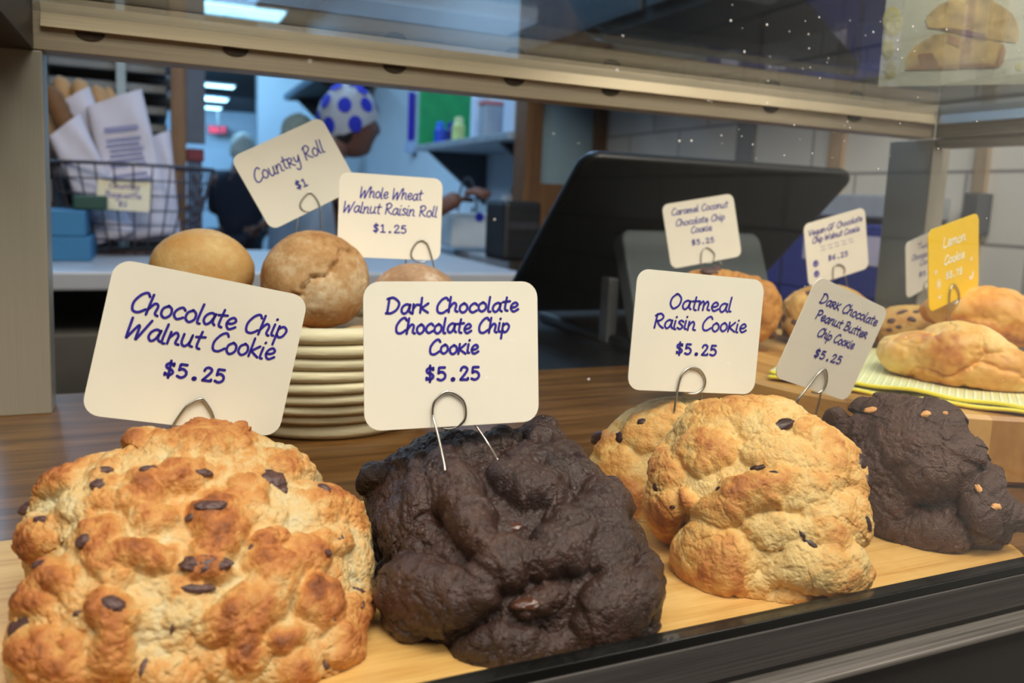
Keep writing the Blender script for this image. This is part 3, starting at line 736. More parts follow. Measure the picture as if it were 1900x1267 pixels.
O4 = [(1515, 772), (1540, 768), (1562, 769), (1570, 750), (1612, 736), (1656, 739), (1695, 752), (1734, 766), (1778, 772), (1776, 796), (1805, 824), (1833, 857), (1839, 890), (1872, 904), (1897, 929), (1894, 962), (1890, 990), (1861, 1006), (1853, 1023), (1811, 1030), (1734, 1029), (1689, 1014), (1640, 996), (1600, 975), (1568, 930), (1540, 860), (1520, 810)]
L4 = [(1607, 804, 48, 30, 0, 4, .5), (1626, 762, 62, 26, 10, 4, .4), (1710, 846, 70, 112, -42, 8, .6), (1736, 789, 42, 30, 20, 5, .4), (1780, 832, 40, 56, -30, 4, .35), (1626, 868, 42, 52, 0, 5, .5), (1820, 880, 30, 42, 0, 4, .4), (1816, 940, 36, 60, 0, 5, .5), (1870, 944, 34, 36, 0, 5, .5), (1715, 985, 84, 42, 5, 5, .6), (1645, 950, 46, 48, 0, 5, .5), (1540, 780, 30, 18, 0, 4, .5), (1685, 905, 50, 40, 30, 4, .6)]
K4 = [(1616, 761, 14, 7, 32, PBCHIP, 'peanut_butter_chip'), (1718, 767, 9, 6, -10, PBCHIP, 'peanut_butter_chip'), (1815, 905, 6, 10, 0, PBCHIP, 'peanut_butter_chip'), (1850, 939, 12, 7, -10, PBCHIP, 'peanut_butter_chip'), (1852, 974, 6, 6, 0, PBCHIP, 'peanut_butter_chip'), (1755, 765, 5, 4, 0, PBCHIP, 'peanut_butter_chip')]
dough('dark_peanut_butter_cookie', 'dark chocolate cookie with tan peanut butter chips, right end of the bamboo board', 'cookie', (1712, 886), .365, O4, .027, .024, TZ, PBDARK, L4, 8,
      worl=[(10, 1.6, .7), (4, .6, .8), (1.8, .28, .8)], fb=[(4, .45, 3), (1.3, .2, 2)], crack=(9, .045, 1.1), base=.42, wbrown=.2, lump_gain=1.9, slump=.1, lexp=.52, tilt=20, chips=K4, seed=53, pits=(1.9, .45, .12))

# ------------------------------------------------------------------ lemon cookies and the others on the cloth
OL1 = [(1625, 655), (1628, 638), (1634, 625), (1653, 619), (1681, 613), (1708, 612), (1736, 600), (1763, 596), (1804, 600), (1845, 613), (1872, 632), (1900, 652), (1935, 680), (1942, 705), (1930, 722), (1886, 730), (1845, 732), (1790, 727), (1736, 716), (1681, 702), (1640, 686), (1630, 670)]
dough('lemon_cookie', 'smooth pale lemon cookie in front on the yellow cloth, under the yellow card', 'cookie', (1782, 664), .492, OL1, .036, .034, CZ, LEMON,
      [(1757, 650, 66, 40, -5, 6, .82), (1695, 624, 32, 16, 0, 3, .75), (1840, 625, 80, 30, 28, 5, .3), (1860, 708, 64, 24, 5, 4, .55), (1650, 668, 24, 34, 0, 3, .45), (1720, 700, 70, 16, 12, 3, .72), (1888, 668, 30, 40, 20, 4, .6)], 7,
      worl=[(22, 1.2, .9)], fb=[(9, .5, 3), (2.5, .12, 2)], base=.38, wbrown=.2, lump_gain=.7, seed=61, ex=.86, creases=[([(1690, 690), (1760, 690), (1830, 680), (1900, 700)], 5, 1.6), ([(1815, 628), (1825, 660), (1812, 690)], 4, 1.4)])
OL2 = [(1703, 573), (1712, 558), (1740, 545), (1780, 538), (1817, 531), (1855, 534), (1900, 548), (1950, 565), (1990, 600), (1990, 640), (1950, 652), (1900, 643), (1850, 626), (1800, 610), (1734, 606), (1711, 593)]
dough('lemon_cookie', 'browner lemon cookie with a dark edge, behind the front lemon cookie', 'cookie', (1845, 590), .555, OL2, .030, .028, CZ, LEMON,
      [(1830, 560, 60, 26, 8, 5, .6), (1885, 585, 44, 34, 20, 5, .72), (1770, 570, 48, 24, -10, 4, .5), (1860, 618, 90, 14, 14, 3, 1.0), (1760, 596, 60, 10, 0, 2, 1.0)], 6,
      worl=[(20, 1.2, .9)], fb=[(8, .4, 3)], base=.5, wbrown=.12, lump_gain=.7, seed=67, ex=.86)
cc = dict(chip_name='chocolate_chip', chip_mat=CHIP)
dough('caramel_coconut_cookie', 'golden brown coconut cookie standing on the cloth behind the oatmeal raisin card', 'cookie', (1338, 575), .600, ell(1338, 575, 112, 76, 0, 40, .88, .03, 2), .026, .022, CZ, CARA,
      [(1420, 575, 34, 40, 0, 5, .7), (1370, 510, 40, 20, 10, 5, .7), (1310, 508, 30, 16, 0, 4, .4), (1425, 615, 26, 26, 0, 4, .5)], 6, worl=[(9, 1.6, .8), (4, .7, .8)], fb=[(3, .4, 3)], base=.5, wbrown=.3, seed=71,
      chips=[(1316, 503, 16, 8, 20), (1330, 499, 8, 10, 0), (1405, 600, 9, 12, 0), (1440, 625, 9, 9, 0), (1395, 580, 8, 8, 0)], **cc)
dough('vegan_chocolate_chip_cookie', 'pale chocolate chip cookie at the back of the cloth, second from its left end', 'cookie', (1535, 588), .625, ell(1535, 590, 90, 62, 0, 40, .9, .02, 1), .026, .024, CZ, CARA,
      [(1490, 570, 34, 26, 0, 4, .25), (1480, 610, 26, 24, 0, 3, .3), (1600, 560, 30, 20, 0, 3, .4)], 6, worl=[(9, 1.3, .8), (4, .6, .8)], fb=[(3, .4, 3)], base=.2, wbrown=.25, seed=73, chips=[(1458, 618, 10, 16, 0), (1500, 545, 8, 6, 0), (1475, 598, 7, 6, 0), (1455, 590, 6, 8, 0)], **cc)
dough('two_chip_cookie', 'tan cookie with many dark chips, at the back of the cloth beside the lemon cookies', 'cookie', (1685, 612), .625, ell(1686, 614, 66, 50, 0, 40, .9, .02, 3), .024, .022, CZ, CARA,
      [], 6, worl=[(10, 1.2, .8), (4, .6, .8)], fb=[(3, .4, 3)], base=.25, wbrown=.25, seed=79, chips=[(1655, 596, 8, 5, 10), (1675, 580, 10, 5, 0), (1692, 592, 8, 5, 20), (1650, 612, 7, 4, 0), (1700, 578, 7, 4, 0), (1668, 606, 6, 4, 0)], **cc)

# ------------------------------------------------------------------ rolls in the cane basket
BKC = (.097, .508)
prof = []
NC = 9
BH = .0655
bk = empty('roll_basket', (BKC[0], BKC[1], 0), 'round whitewashed cane basket of coiled rods holding the bread rolls', 'basket')
canem = pm('whitewashed_cane', lin(214, 200, 164), .6, var=.16, scale=26, stretch=(1, 1, 5), bump=.25, bscale=90)
radii = [.0575, .0640, .0685, .0715, .0738, .0755, .0768, .0778, .0785]
zz = .0
hh = [.0105, .0062, .0066, .0066, .0068, .0070, .0074, .0078, .0088]
for k in range(NC):
    rr = hh[k] / 2
    zc = zz + rr; zz += hh[k]
    ring = []
    for i in range(72):
        w = 2 * math.pi * i / 72
        wob = .0005 * math.sin(3 * w + k * 1.7)
        ring.append((BKC[0] + (radii[k] + wob) * math.cos(w), BKC[1] + (radii[k] + wob) * math.sin(w), zc + .0003 * math.sin(2 * w + k)))
    MB().tube(ring, rr * 1.02, 10, closed=True).build('cane_coil', canem, bk, smooth=True)
MB().lathe([(.004, .002), (.0575, .002), (.0575, .006), (.004, .006)], (BKC[0], BKC[1], 0), 48).build('basket_floor', canem, bk)
BT = zz
rollz = .045
def roll(name, label, centre, d, rx, ry, mat, seed, df=.028, db=.03, lumps=(), creases=(), rest=None, base=.35, part=None):
    return dough(name, label, 'bread roll', centre, d, ell(centre[0], centre[1], rx, ry, 0, 40, .94, .015, seed), df, db, rest, mat, lumps, 6, worl=[(16, .6, .9)], fb=[(6, .35, 3), (1.6, .14, 2)], base=base, wbrown=.1, lownoise=.3, seed=seed, creases=creases, group='rolls in the cane basket')
roll('country_roll', 'round yellowish roll at the left of the basket, behind the chocolate chip walnut card', (372, 506), .498, 99, 81, BREADY, 83, rest=.050, base=.45)
roll('country_roll', 'floury roll with a diagonal split, in front in the basket under the country roll card', (583, 521), .495, 101, 92, BREAD, 89, .029, .03, lumps=[(640, 560, 62, 62, -30, 2.2, .3)], creases=[([(548, 548), (575, 515), (606, 494), (640, 474), (676, 458)], 4.5, 4.0)], rest=.04, base=.42)
roll('wheat_roll', 'darker floury roll under the whole wheat walnut raisin card', (768, 568), .515, 84, 80, BREADW, 97, rest=.036, base=.5)
roll('country_roll', 'roll low in the basket, right under the split roll at its left', (545, 640), .478, 58, 36, BREAD, 101, .018, .018, rest=.03, base=.35)
roll('country_roll', 'roll low in the basket, right under the split roll at its right', (672, 640), .478, 58, 36, BREAD, 103, .018, .018, rest=.03, base=.35)
for k, (x, y) in enumerate(((.062, .52), (.118, .545), (.135, .495), (.095, .47))):
    # low rolls that carry the visible ones
    cs_, cf_s = ico(5)
    P_ = cs_ * np.array([.031, .031, .0235]); P_ = P_ * (1 + .06 * perlin(cs_ * 1.7 + k * 5, 7))[:, None] + np.array([x, y, .031])
    o = tri_object('country_roll', P_, cf_s, BREAD, None, np.array([x, y, .0065]), np.full(len(P_), .45))
    tag(o, 'roll buried low in the cane basket under the other rolls', 'bread roll', 'rolls in the cane basket')

# ------------------------------------------------------------------ handwriting: single pen strokes, x-height 1, capitals 1.65
S_ = {  # char: (advance, strokes); a stroke in a tuple has corners, one in a list is a curve
 'a': (.98, [[(.78, .86), (.5, 1), (.18, .75), (.1, .3), (.34, 0), (.62, .25), (.8, .92)], [(.8, .95), (.76, .3), (.96, .04)]]),
 'c': (.82, [[(.76, .8), (.52, 1), (.18, .72), (.12, .28), (.4, 0), (.78, .2)]]),
 'e': (.88, [[(.12, .45), (.5, .5), (.72, .75), (.5, 1), (.2, .78), (.12, .35), (.4, 0), (.82, .24)]]),
 'f': (.6, [[(.7, 1.55), (.45, 1.6), (.3, 1.2), (.25, 0)], [(.02, .95), (.6, 1.0)]]),
 'g': (.95, [[(.75, .86), (.45, 1), (.15, .7), (.2, .2), (.5, .15), (.76, .9)], [(.78, .95), (.7, -.4), (.4, -.7), (.1, -.5)]]),
 'h': (.94, [((.14, 1.65), (.1, 0)), [(.12, .45), (.45, .98), (.7, .8), (.66, .2), (.88, .03)]]),
 'i': (.4, [[(.14, 1), (.12, .15), (.3, .03)], ((.17, 1.42), (.2, 1.47))]),
 'k': (.84, [((.12, 1.6), (.1, 0)), ((.72, .98), (.16, .48), (.78, 0))]),
 'K': (.88, [((.12, 1.1), (.1, 0)), ((.72, 1.1), (.16, .5), (.82, 0))]),
 'l': (.42, [[(.14, 1.65), (.1, .2), (.32, .03)]]),
 'm': (1.32, [((.1, 1), (.1, 0)), [(.1, .5), (.4, 1), (.56, .75), (.55, 0)], [(.55, .5), (.85, 1), (1.02, .75), (1.0, .15), (1.24, .04)]]),
 'n': (.94, [((.1, 1), (.1, 0)), [(.1, .48), (.45, 1), (.68, .75), (.64, .15), (.9, .04)]]),
 'o': (.9, [[(.48, 1), (.15, .74), (.14, .25), (.45, 0), (.76, .3), (.73, .76), (.48, 1), (.42, .99)]]),
 'p': (.88, [((.12, 1), (.08, -.65)), [(.1, .72), (.45, 1), (.76, .7), (.62, .2), (.35, .04), (.11, .26)]]),
 'r': (.66, [((.1, 1), (.1, 0)), [(.1, .5), (.34, .92), (.62, .92)]]),
 '~': (.88, [((.14, 1.05), (.1, 0)), [(.02, .95), (.4, 1.1), (.66, .85), (.45, .6), (.16, .5)], ((.24, .5), (.86, 0))]),
 's': (.72, [[(.62, .86), (.36, 1), (.14, .78), (.42, .52), (.62, .26), (.36, 0), (.08, .14)]]),
 't': (.68, [[(.32, 1.5), (.26, .25), (.52, .03)], ((0, 1.0), (.66, 1.08))]),
 'u': (.98, [[(.1, 1), (.12, .25), (.4, 0), (.66, .35), (.72, 1)], [(.72, 1), (.7, .2), (.94, .04)]]),
 'v': (.76, [((.06, 1), (.36, 0), (.72, 1))]),
 'w': (1.1, [[(.06, 1), (.2, .08), (.48, .55), (.52, .75), (.58, .2), (.74, .05), (1.0, 1)]]),
 'y': (.86, [[(.1, 1), (.2, .42), (.48, .35), (.74, 1)], [(.74, 1), (.6, -.4), (.3, -.65), (.06, -.4)]]),
 'B': (1.0, [((.14, 1.6), (.1, 0)), [(0, 1.5), (.45, 1.65), (.74, 1.3), (.5, .92), (.2, .86)], [(.2, .86), (.7, .8), (.86, .4), (.5, 0), (.02, .04)]]),
 'C': (1.06, [[(1.0, 1.38), (.78, 1.65), (.4, 1.4), (.1, .75), (.2, .12), (.6, 0), (1.02, .32)]]),
 'D': (1.2, [((.16, 1.6), (.1, 0)), [(0, 1.52), (.5, 1.65), (1.02, 1.1), (.9, .42), (.45, .02), (0, .02)]]),
 'F': (.9, [((.14, 1.6), (.1, 0)), ((.1, 1.6), (.86, 1.66)), ((.12, .85), (.7, .9))]),
 'G': (1.15, [[(1.0, 1.4), (.7, 1.65), (.3, 1.3), (.1, .7), (.3, .05), (.8, .1), (1.0, .65)], ((.6, .7), (1.1, .72))]),
 'L': (.95, [[(.2, 1.65), (.1, .1), (.16, .02), (.9, .1)]]),
 'O': (1.3, [[(.62, 1.65), (.2, 1.2), (.12, .5), (.5, 0), (1.0, .4), (1.1, 1.15), (.72, 1.62), (.5, 1.6)]]),
 'P': (.98, [((.16, 1.6), (.1, 0)), [(0, 1.45), (.5, 1.68), (.86, 1.3), (.6, .85), (.18, .74)]]),
 'R': (1.05, [((.16, 1.6), (.1, 0)), [(0, 1.42), (.5, 1.68), (.84, 1.32), (.6, .92), (.18, .8)], [(.28, .8), (.6, .3), (1.0, .02)]]),
 'T': (1.0, [((0, 1.6), (1.0, 1.68)), ((.5, 1.64), (.42, 0))]),
 'V': (1.05, [((.06, 1.65), (.4, 0), (1.0, 1.65))]),
 'W': (1.5, [[(.1, 1.65), (.14, .1), (.22, .1), (.72, 1.15), (.78, .1), (.86, .06), (1.44, 1.65)]]),
 '-': (.6, [((.1, .6), (.5, .62))]),
 ' ': (.62, []),
 # typed price characters
 '$': (1.0, [[(.76, 1.15), (.5, 1.36), (.22, 1.15), (.3, .85), (.66, .68), (.78, .38), (.5, .1), (.2, .3)], ((.5, 1.6), (.5, -.14)), ((.2, .3), (.2, .1)), ((.77, 1.14), (.77, 1.36))]),
 '1': (1.0, [((.24, 1.18), (.5, 1.42), (.5, .04)), ((.2, .03), (.82, .03))]),
 '2': (1.0, [[(.2, 1.05), (.3, 1.32), (.55, 1.42), (.78, 1.18), (.62, .75), (.18, .06)], ((.18, .04), (.84, .04), (.84, .2))]),
 '5': (1.0, [((.78, 1.38), (.28, 1.38), (.24, .78)), [(.24, .78), (.52, .92), (.8, .66), (.78, .26), (.48, .02), (.16, .14)]]),
 '6': (1.0, [[(.78, 1.38), (.42, 1.2), (.2, .6), (.3, .1), (.6, .04), (.8, .35), (.66, .72), (.4, .7), (.22, .45)]]),
 '7': (1.0, [((.2, 1.2), (.2, 1.38), (.8, 1.38), (.45, .04))]),
 '.': (1.0, [((.48, .08), (.54, .1))]),
}
def ribbon(mb, pts, w, put_):
    """flat pen stroke of width w through 2-D points, with round ends; put_ maps 2-D to space"""
    P = [np.array(p, float) for p in pts]; n = len(P)
    V = []
    for i in range(n):
        t = P[min(i + 1, n - 1)] - P[max(i - 1, 0)]; t /= (np.linalg.norm(t) + 1e-12)
        nn = np.array([-t[1], t[0]]) * w / 2
        V += [put_(P[i] + nn), put_(P[i] - nn)]
    mb.add(V, [(2 * i, 2 * i + 1, 2 * i + 3, 2 * i + 2) for i in range(n - 1)])
    for c in (P[0], P[-1]):
        mb.add([put_(c + np.array([math.cos(a), math.sin(a)]) * w / 2) for a in np.linspace(0, 2 * math.pi, 10, endpoint=False)], [tuple(range(10))])
def write(mb, text, p0, p1, capm, pen, put_, slant=.14, mono=False):
    """text from baseline point p0 to p1 (2-D, metres), capital height capm"""
    sy = capm / (1.4 if mono else 1.65)
    tot = sum(S_[c][0] for c in text)
    p0 = np.array(p0); p1 = np.array(p1); L = np.linalg.norm(p1 - p0); ex = (p1 - p0) / L; ey = np.array([-ex[1], ex[0]])
    sx = L / tot; x = 0
    for k, ch in enumerate(text):
        adv, st = S_[ch]
        jy = 0 if mono else .05 * math.sin(k * 2.1 + len(text))
        for s in st:
            pts = [(x + a + (0 if mono else b * slant * sy / sx), b + jy) for a, b in s]
            pts = [ex * (a * sx) + ey * (b * sy) + p0 for a, b in pts]
            if isinstance(s, list): pts = spline(pts, 6)
            elif mono or len(pts) > 2:
                q = []
                for i in range(len(pts) - 1): q += [pts[i] + (pts[i + 1] - pts[i]) * t for t in (0, .5, .98)]
                pts = q + [pts[-1]]
            ribbon(mb, pts, pen * (1.7 if ch == '.' else 1), put_)
        x += adv
CW, CH, CT = .0660, .0532, .0006
def axes(yaw, lean, roll):
    yaw, lean, roll = map(math.radians, (yaw, lean, roll))
    x = np.array([math.cos(yaw), math.sin(yaw), 0]); n = np.array([math.sin(yaw), -math.cos(yaw), 0]); z = np.array([0, 0, 1.0])
    y = z * math.cos(lean) - n * math.sin(lean)
    X = x * math.cos(roll) + y * math.sin(roll); Y = -x * math.sin(roll) + y * math.cos(roll)
    return X, Y, np.cross(X, Y)
def sign(name, label, pos, ang, lines, wire, paper=PAPER, ink=INK, pen=.0008, extra=None, w=CW, h=CH, wr=.00052, price=None):
    pos = np.array(pos); X, Y, Nn = axes(*ang)
    root = empty(name, pos - np.array([0, 0, .03]), label, 'price card', 'handwritten price cards')
    poly = rounded(-w / 2, -h / 2, w / 2, h / 2, .0058, 6)
    MB().prism(poly, pos - Nn * CT, X, Y, Nn, CT).build('card', paper, root)
    put2 = lambda q: pos + X * q[0] + Y * q[1] + Nn * .00018
    def to2(px, py):
        r_ = ray(px, py); k = ((pos - CAM) @ Nn) / (r_ @ Nn); q = CAM + r_ * k - pos
        return np.array([q @ X, q @ Y])
    dist = (pos - CAM) @ FW
    mb = MB()
    for (text, a, b, cap, mono) in lines:
        write(mb, text, to2(*a), to2(*b), cap * dist / F, pen * (1.08 if mono else 1), put2, mono=mono)
    mb.build('lettering', ink, root)
    if extra: extra(root, to2, put2, pos, X, Y, Nn)
    wb = MB()
    for line in wire:
        pts = []
        for (px, py, off) in line:
            r_ = ray(px, py); o = pos + Nn * off * .001
            k = ((o - CAM) @ Nn) / (r_ @ Nn); pts.append(CAM + r_ * k)
        wb.tube(spline(pts, 8), wr, 8)
    wb.build('wire_holder', WIRE, root, smooth=True)
    return root
M_ = True
sign('price_card', 'tilted white card reading Chocolate Chip Walnut Cookie', (.0144, .3, .0821), (4.3, 3, -12.4),
     [('Chocolate Chip', (239, 577), (529, 628), 37, False), ('Walnut Cookie', (230, 625), (508, 668), 36, False), ('$5.25', (300, 696), (417, 711), 25, M_)],
     [[(318, 796, 1), (327, 780, 1), (345, 755, 1), (358, 746, 1), (372, 740, 1), (380, 745, .8), (391, 762, .8), (396, 776, .4), (397, 792, -1)]], pen=.00088)
sign('price_card', 'white card reading Dark Chocolate Chocolate Chip Cookie, upright above the nearly black cookie', tuple(CAM + (np.array((.1002, .2759, .083)) - CAM) * .946), (-5, 8.3, .5),
     [('Dark Chocolate', (716, 582), (962, 577), 28, False), ('Chocolate Chip', (732, 619), (945, 616), 28, False), ('CooKie', (795, 657), (888, 655), 27, False), ('$5.25', (787, 706), (892, 704), 24, M_)],
     [[(826, 874, 14), (822, 850, 11), (812, 805, 5), (804, 775, 1.3), (803, 758, .9), (808, 742, .9), (824, 728, .9), (840, 728, .9), (858, 741, .9), (864, 757, .9), (863, 776, .6), (852, 789, -.2), (835, 796, -1), (818, 793, -1.4)], [(880, 784, -1.4), (885, 793, -1), (905, 822, 2), (924, 854, 8)]], pen=.00084, w=CW * .946, h=CH * .946, wr=.00043)
sign('price_card', 'white card reading Oatmeal Raisin Cookie above the raisin cookies', (.2229, .2944, .0841), (-4.4, 4.3, -4.1),
     [('Oatmeal', (1240, 572), (1357, 579), 27, False), ('Raisin CooKie', (1212, 608), (1384, 617), 26, False), ('$5.25', (1252, 656), (1330, 660), 19, M_)],
     [[(1251, 764, 1), (1254, 742, 1), (1260, 710, .9), (1267, 692, .9), (1281, 682, .9), (1298, 686, .9), (1308, 702, .9), (1306, 718, .7), (1294, 729, .2), (1278, 730, -.8), (1270, 726, -1.2)], [(1302, 728, -1.4), (1303, 748, -1.4)]], pen=.00092)
sign('price_card', 'strongly tilted white card reading Dark Chocolate Peanut Butter Chip Cookie', (.3143, .304, .0757), (7.4, -9.7, -17.0),
     [('Da~K Chocolate', (1520, 561), (1625, 605), 18, False), ('Peanut Butte~', (1512, 590), (1606, 628), 17, False), ('Chip CooKie', (1515, 622), (1582, 648), 17, False), ('$5.25', (1508, 661), (1559, 676), 15, M_)],
     [[(1478, 748, 1), (1484, 737, 1), (1503, 713, .9), (1519, 692, .9), (1530, 685, .9), (1534, 692, .9), (1534, 708, .8), (1528, 722, .4), (1517, 729, -.4), (1506, 727, -1.2)], [(1523, 728, -1.4), (1519, 748, -1.4), (1511, 778, -1)]], pen=.00082)
sign('price_card', 'steeply tilted card reading Country Roll', (.0866, .5567, .1517), (-3.3, 10.2, 28.6),
     [('Count~y Roll', (475, 340), (604, 281), 25, False), ('$1', (551, 352), (573, 343), 14, M_)],
     [[(596, 436, 1), (595, 410, 1), (593, 382, .9), (586, 366, .9), (575, 357, .9), (563, 367, .9), (557, 380, .8), (562, 390, .4), (573, 393, -.4), (582, 389, -1.2)], [(553, 402, -1.2), (551, 418, -1), (549, 436, -1)]], pen=.0009, wr=.0005)
sign('price_card', 'card reading Whole Wheat Walnut Raisin Roll, nearly level', (.1384, .5081, .1258), (-7.4, 5.6, -1.2),
     [('Whole Wheat', (667, 366), (783, 372), 20, False), ('Walnut Raisin Roll', (636, 393), (811, 403), 20, False), ('$1.25', (691, 430), (755, 433), 14, M_)],
     [[(808, 515, 1), (803, 486, 1), (797, 463, .9), (791, 450, .9), (781, 445, .9), (771, 452, .9), (763, 468, .8), (766, 480, .4), (779, 487, -.4), (792, 484, -1.2)], [(754, 479, -1.2), (752, 490, -1), (748, 503, -1)]], pen=.0008, wr=.0005)
sign('price_card', 'small white card reading Caramel Coconut Chocolate Chip Cookie, in front of the black monitor', (.4159, .5532, .1214), (-8.4, 6, 10.7),
     [('Caramel Coconut', (1246, 400), (1351, 384), 12, False), ('Chocolate Chip', (1254, 420), (1345, 407), 12, False), ('CooKie', (1282, 433), (1321, 427), 12, False), ('$5.25', (1283, 455), (1326, 449), 9, M_)],
     [[(1302, 510, 1), (1301, 490, 1), (1301, 474, .9), (1304, 464, .9), (1311, 459, .9), (1320, 464, .9), (1326, 473, .8), (1321, 486, .3), (1310, 488, -1)], [(1336, 486, -1), (1342, 503, -1)]], pen=.0008, wr=.0005)
def vegan_extra(root, to2, put2, pos, X, Y, Nn):
    mb = MB()
    for (x0, y0, x1, y1) in ((1521, 459, 1585, 441.5), (1522, 465, 1587, 447)):
        a, b = to2(x0, y0), to2(x1, y1)
        for k in range(5):
            s0, s1 = k / 5 + .02, k / 5 + .14
            pts = [a + (b - a) * (s0 + (s1 - s0) * i / 8) + np.array([0, .00035 * math.sin(i * 2.4 + k)]) for i in range(9)]
            ribbon(mb, pts, .00035, put2)
    mb.build('fine_print', INK, root)
    for (px, py) in ((1513.4, 489), (1515, 508)):
        c = to2(px, py)
        bd = MB().add([put2(c + np.array([math.cos(a), math.sin(a)]) * .0029) for a in np.linspace(0, 2 * math.pi, 24, endpoint=False)], [tuple(range(24))]).build('round_badge', INK, root)
        q = lambda p: put2(p) + Nn * .0001
        lf = MB(); ribbon(lf, spline([c + np.array(v) * .001 for v in ((-1.2, -.6), (-.2, -1.1), (.6, .2), (1.2, 1.2))], 4), .0005, q)
        put(lf.build('badge_mark', PAPER, None), bd)
sign('price_card', 'small card reading Vegan-GF Chocolate Chip Walnut Cookie with two round blue badges', (.5209, .5096, .1128), (-.5, -2.2, 14.6),
     [('Vegan-GF Chocolate', (1500, 439), (1600, 409), 11, False), ('Chip Walnut CooKie', (1507, 452), (1595, 428), 11, False), ('$6.25', (1536, 484), (1574, 474), 9, M_)],
     [[(1546, 518, 1), (1546, 500, 1), (1549, 493, .9), (1557, 490, .9), (1565, 494, .9), (1568, 502, .8), (1564, 511, -.6)], [(1568, 508, -1), (1572, 534, -1)]], pen=.0008, extra=vegan_extra, wr=.0005)
sign('price_card', 'white card half hidden behind the yellow Lemon Cookie card', on_y(1714, 487, .5415), (14, 0, 13.5),
     [('Two Chip', (1702, 463), (1747, 450), 10, False), ('Chocolate Chip', (1691, 484), (1746, 468), 10, False), ('CooKie', (1706, 493), (1738, 483), 10, False), ('$5.25', (1704, 514), (1738, 504), 8, M_)],
     [[(1722, 560, 1), (1715, 535, 1), (1717, 524, .9), (1723, 521, .9), (1730, 524, .9), (1733, 534, .6), (1726, 540, -.8)]], pen=.0008, wr=.0005)
def lemon_extra(root, to2, put2, pos, X, Y, Nn):
    s = .52 / F
    def ring(mb, c, r, w, k0=0, k1=20): ribbon(mb, [c + np.array([math.cos(a), math.sin(a)]) * r for a in np.linspace(2 * math.pi * k0 / 20, 2 * math.pi * k1 / 20, 21)], w, put2)
    m = MB(); c = to2(1741.5, 527); ring(m, c, 8.5 * s, 1.4 * s); m.build('lemon_slice_outline', INKW, root)
    m = MB(); ring(m, c, 3.2 * s, 3.4 * s); m.build('lemon_slice_heart', INKW, root)
    m = MB(); ring(m, to2(1743, 549), 4 * s, 3.4 * s, 10, 20); m.build('lemon_wedge_drawing', INKW, root)
    for cc_ in ((1736, 505), (1802, 480)):
        c = to2(*cc_); m = MB()
        for k in range(5):
            a = 2 * math.pi * k / 5; ribbon(m, [c, c + np.array([math.cos(a), math.sin(a)]) * s * 4.2], 2.4 * s, put2)
        m.build('flower_drawing', INKW, root)
    c = to2(1801.5, 509)
    m = MB(); ring(m, c, 10 * s, 1.3 * s, 11, 22); m.build('lemon_rind_drawing', INKW, root)
    m = MB(); ring(m, c, 6.4 * s, 4.4 * s, 12, 21); m.build('lemon_wedge_drawing', INKW, root)
sign('price_card', 'yellow card with white lemon drawings reading Lemon Cookie', (.48, .3684, .1125), (12.4, .8, 11.5),
     [('Lemon', (1749, 460), (1791, 445), 18, False), ('Cookie', (1751, 492), (1789, 477), 16, False), ('$5.75', (1754, 518), (1785, 507), 11, M_)],
     [[(1760, 608, 1), (1761, 580, 1), (1762, 548, .9), (1765, 533, .9), (1771, 528, .9), (1777, 535, .9), (1780, 547, .7), (1777, 559, .2), (1770, 564, -.7), (1764, 561, -1.2)], [(1778, 556, -1.2), (1781, 575, -1), (1786, 600, -1)]], paper=PAPERY, ink=INKW, pen=.0011, extra=lemon_extra)

# ------------------------------------------------------------------ printed sign on the glass shelf
p0 = on_z(1629, 161, ZG + .0052); p1 = on_z(1900, 156, ZG + .0052)
ex = (p1 - p0); ex[2] = 0; wpx = np.linalg.norm(ex); ex /= wpx; W_ = wpx * 1.12; H_ = .15
ez = np.array([0, 0, 1.0]); en = np.cross(ex, ez)
ps = empty('printed_sign', p0 + ex * W_ / 2, 'printed sign picturing a split cookie and lemon slices, on the glass shelf', 'sign')
MB().prism([(0, 0), (W_, 0), (W_, H_), (0, H_)], p0, ex, ez, en, -.0015).build('sign_sheet', pm('sign_sheet', lin(214, 214, 190), .5, var=.03), ps)
def sp2(px, py):
    r_ = ray(px, py); k = ((p0 - CAM) @ en) / (r_ @ en); q = CAM + r_ * k - p0
    return (q @ ex, q @ ez)
def flat(name, pix, mat, lift):
    return MB().prism([sp2(x, y) for x, y in pix], p0 + en * lift, ex, ez, en, .0003).build(name, mat, ps)
ck = lambda L: [(1600 + x / 6.333, y / 6.333) for x, y in L]
pcm = pm('printed_cookie', lin(206, 172, 104), .6, var=.45, scale=90)
pcd = pm('printed_crust', lin(160, 108, 60), .6, var=.3, scale=120)
top = ck([(770, 330), (745, 230), (800, 150), (900, 60), (1050, 0), (1300, -50), (1500, -10), (1640, 80), (1760, 160), (1820, 280), (1845, 420), (1810, 505), (1600, 480), (1300, 420), (1050, 365)])
bot = ck([(505, 825), (515, 680), (600, 560), (720, 480), (850, 410), (1050, 385), (1250, 440), (1500, 465), (1650, 520), (1690, 600), (1650, 740), (1590, 795), (1300, 800), (900, 818), (640, 830)])
flat('printed_cookie_half', bot, pcm, .0002); flat('printed_cookie_half', top, pcm, .0006)
flat('printed_crumb_edge', ck([(900, 330), (1060, 340), (1250, 360), (1440, 400), (1460, 470), (1250, 430), (1000, 370)]), pm('printed_filling', lin(120, 84, 66), .6, var=.3, scale=100), .0010)
for L in ([(505, 825), (900, 818), (1300, 800), (1590, 795), (1600, 760), (1300, 745), (900, 770), (640, 770)], [(1650, 520), (1690, 600), (1650, 740), (1590, 795), (1560, 740), (1600, 620)], [(650, 640), (820, 620), (900, 760), (700, 790)], [(1000, 400), (1150, 460), (1140, 560), (1000, 500)]):
    flat('printed_crust', ck(L), pcd, .0010)
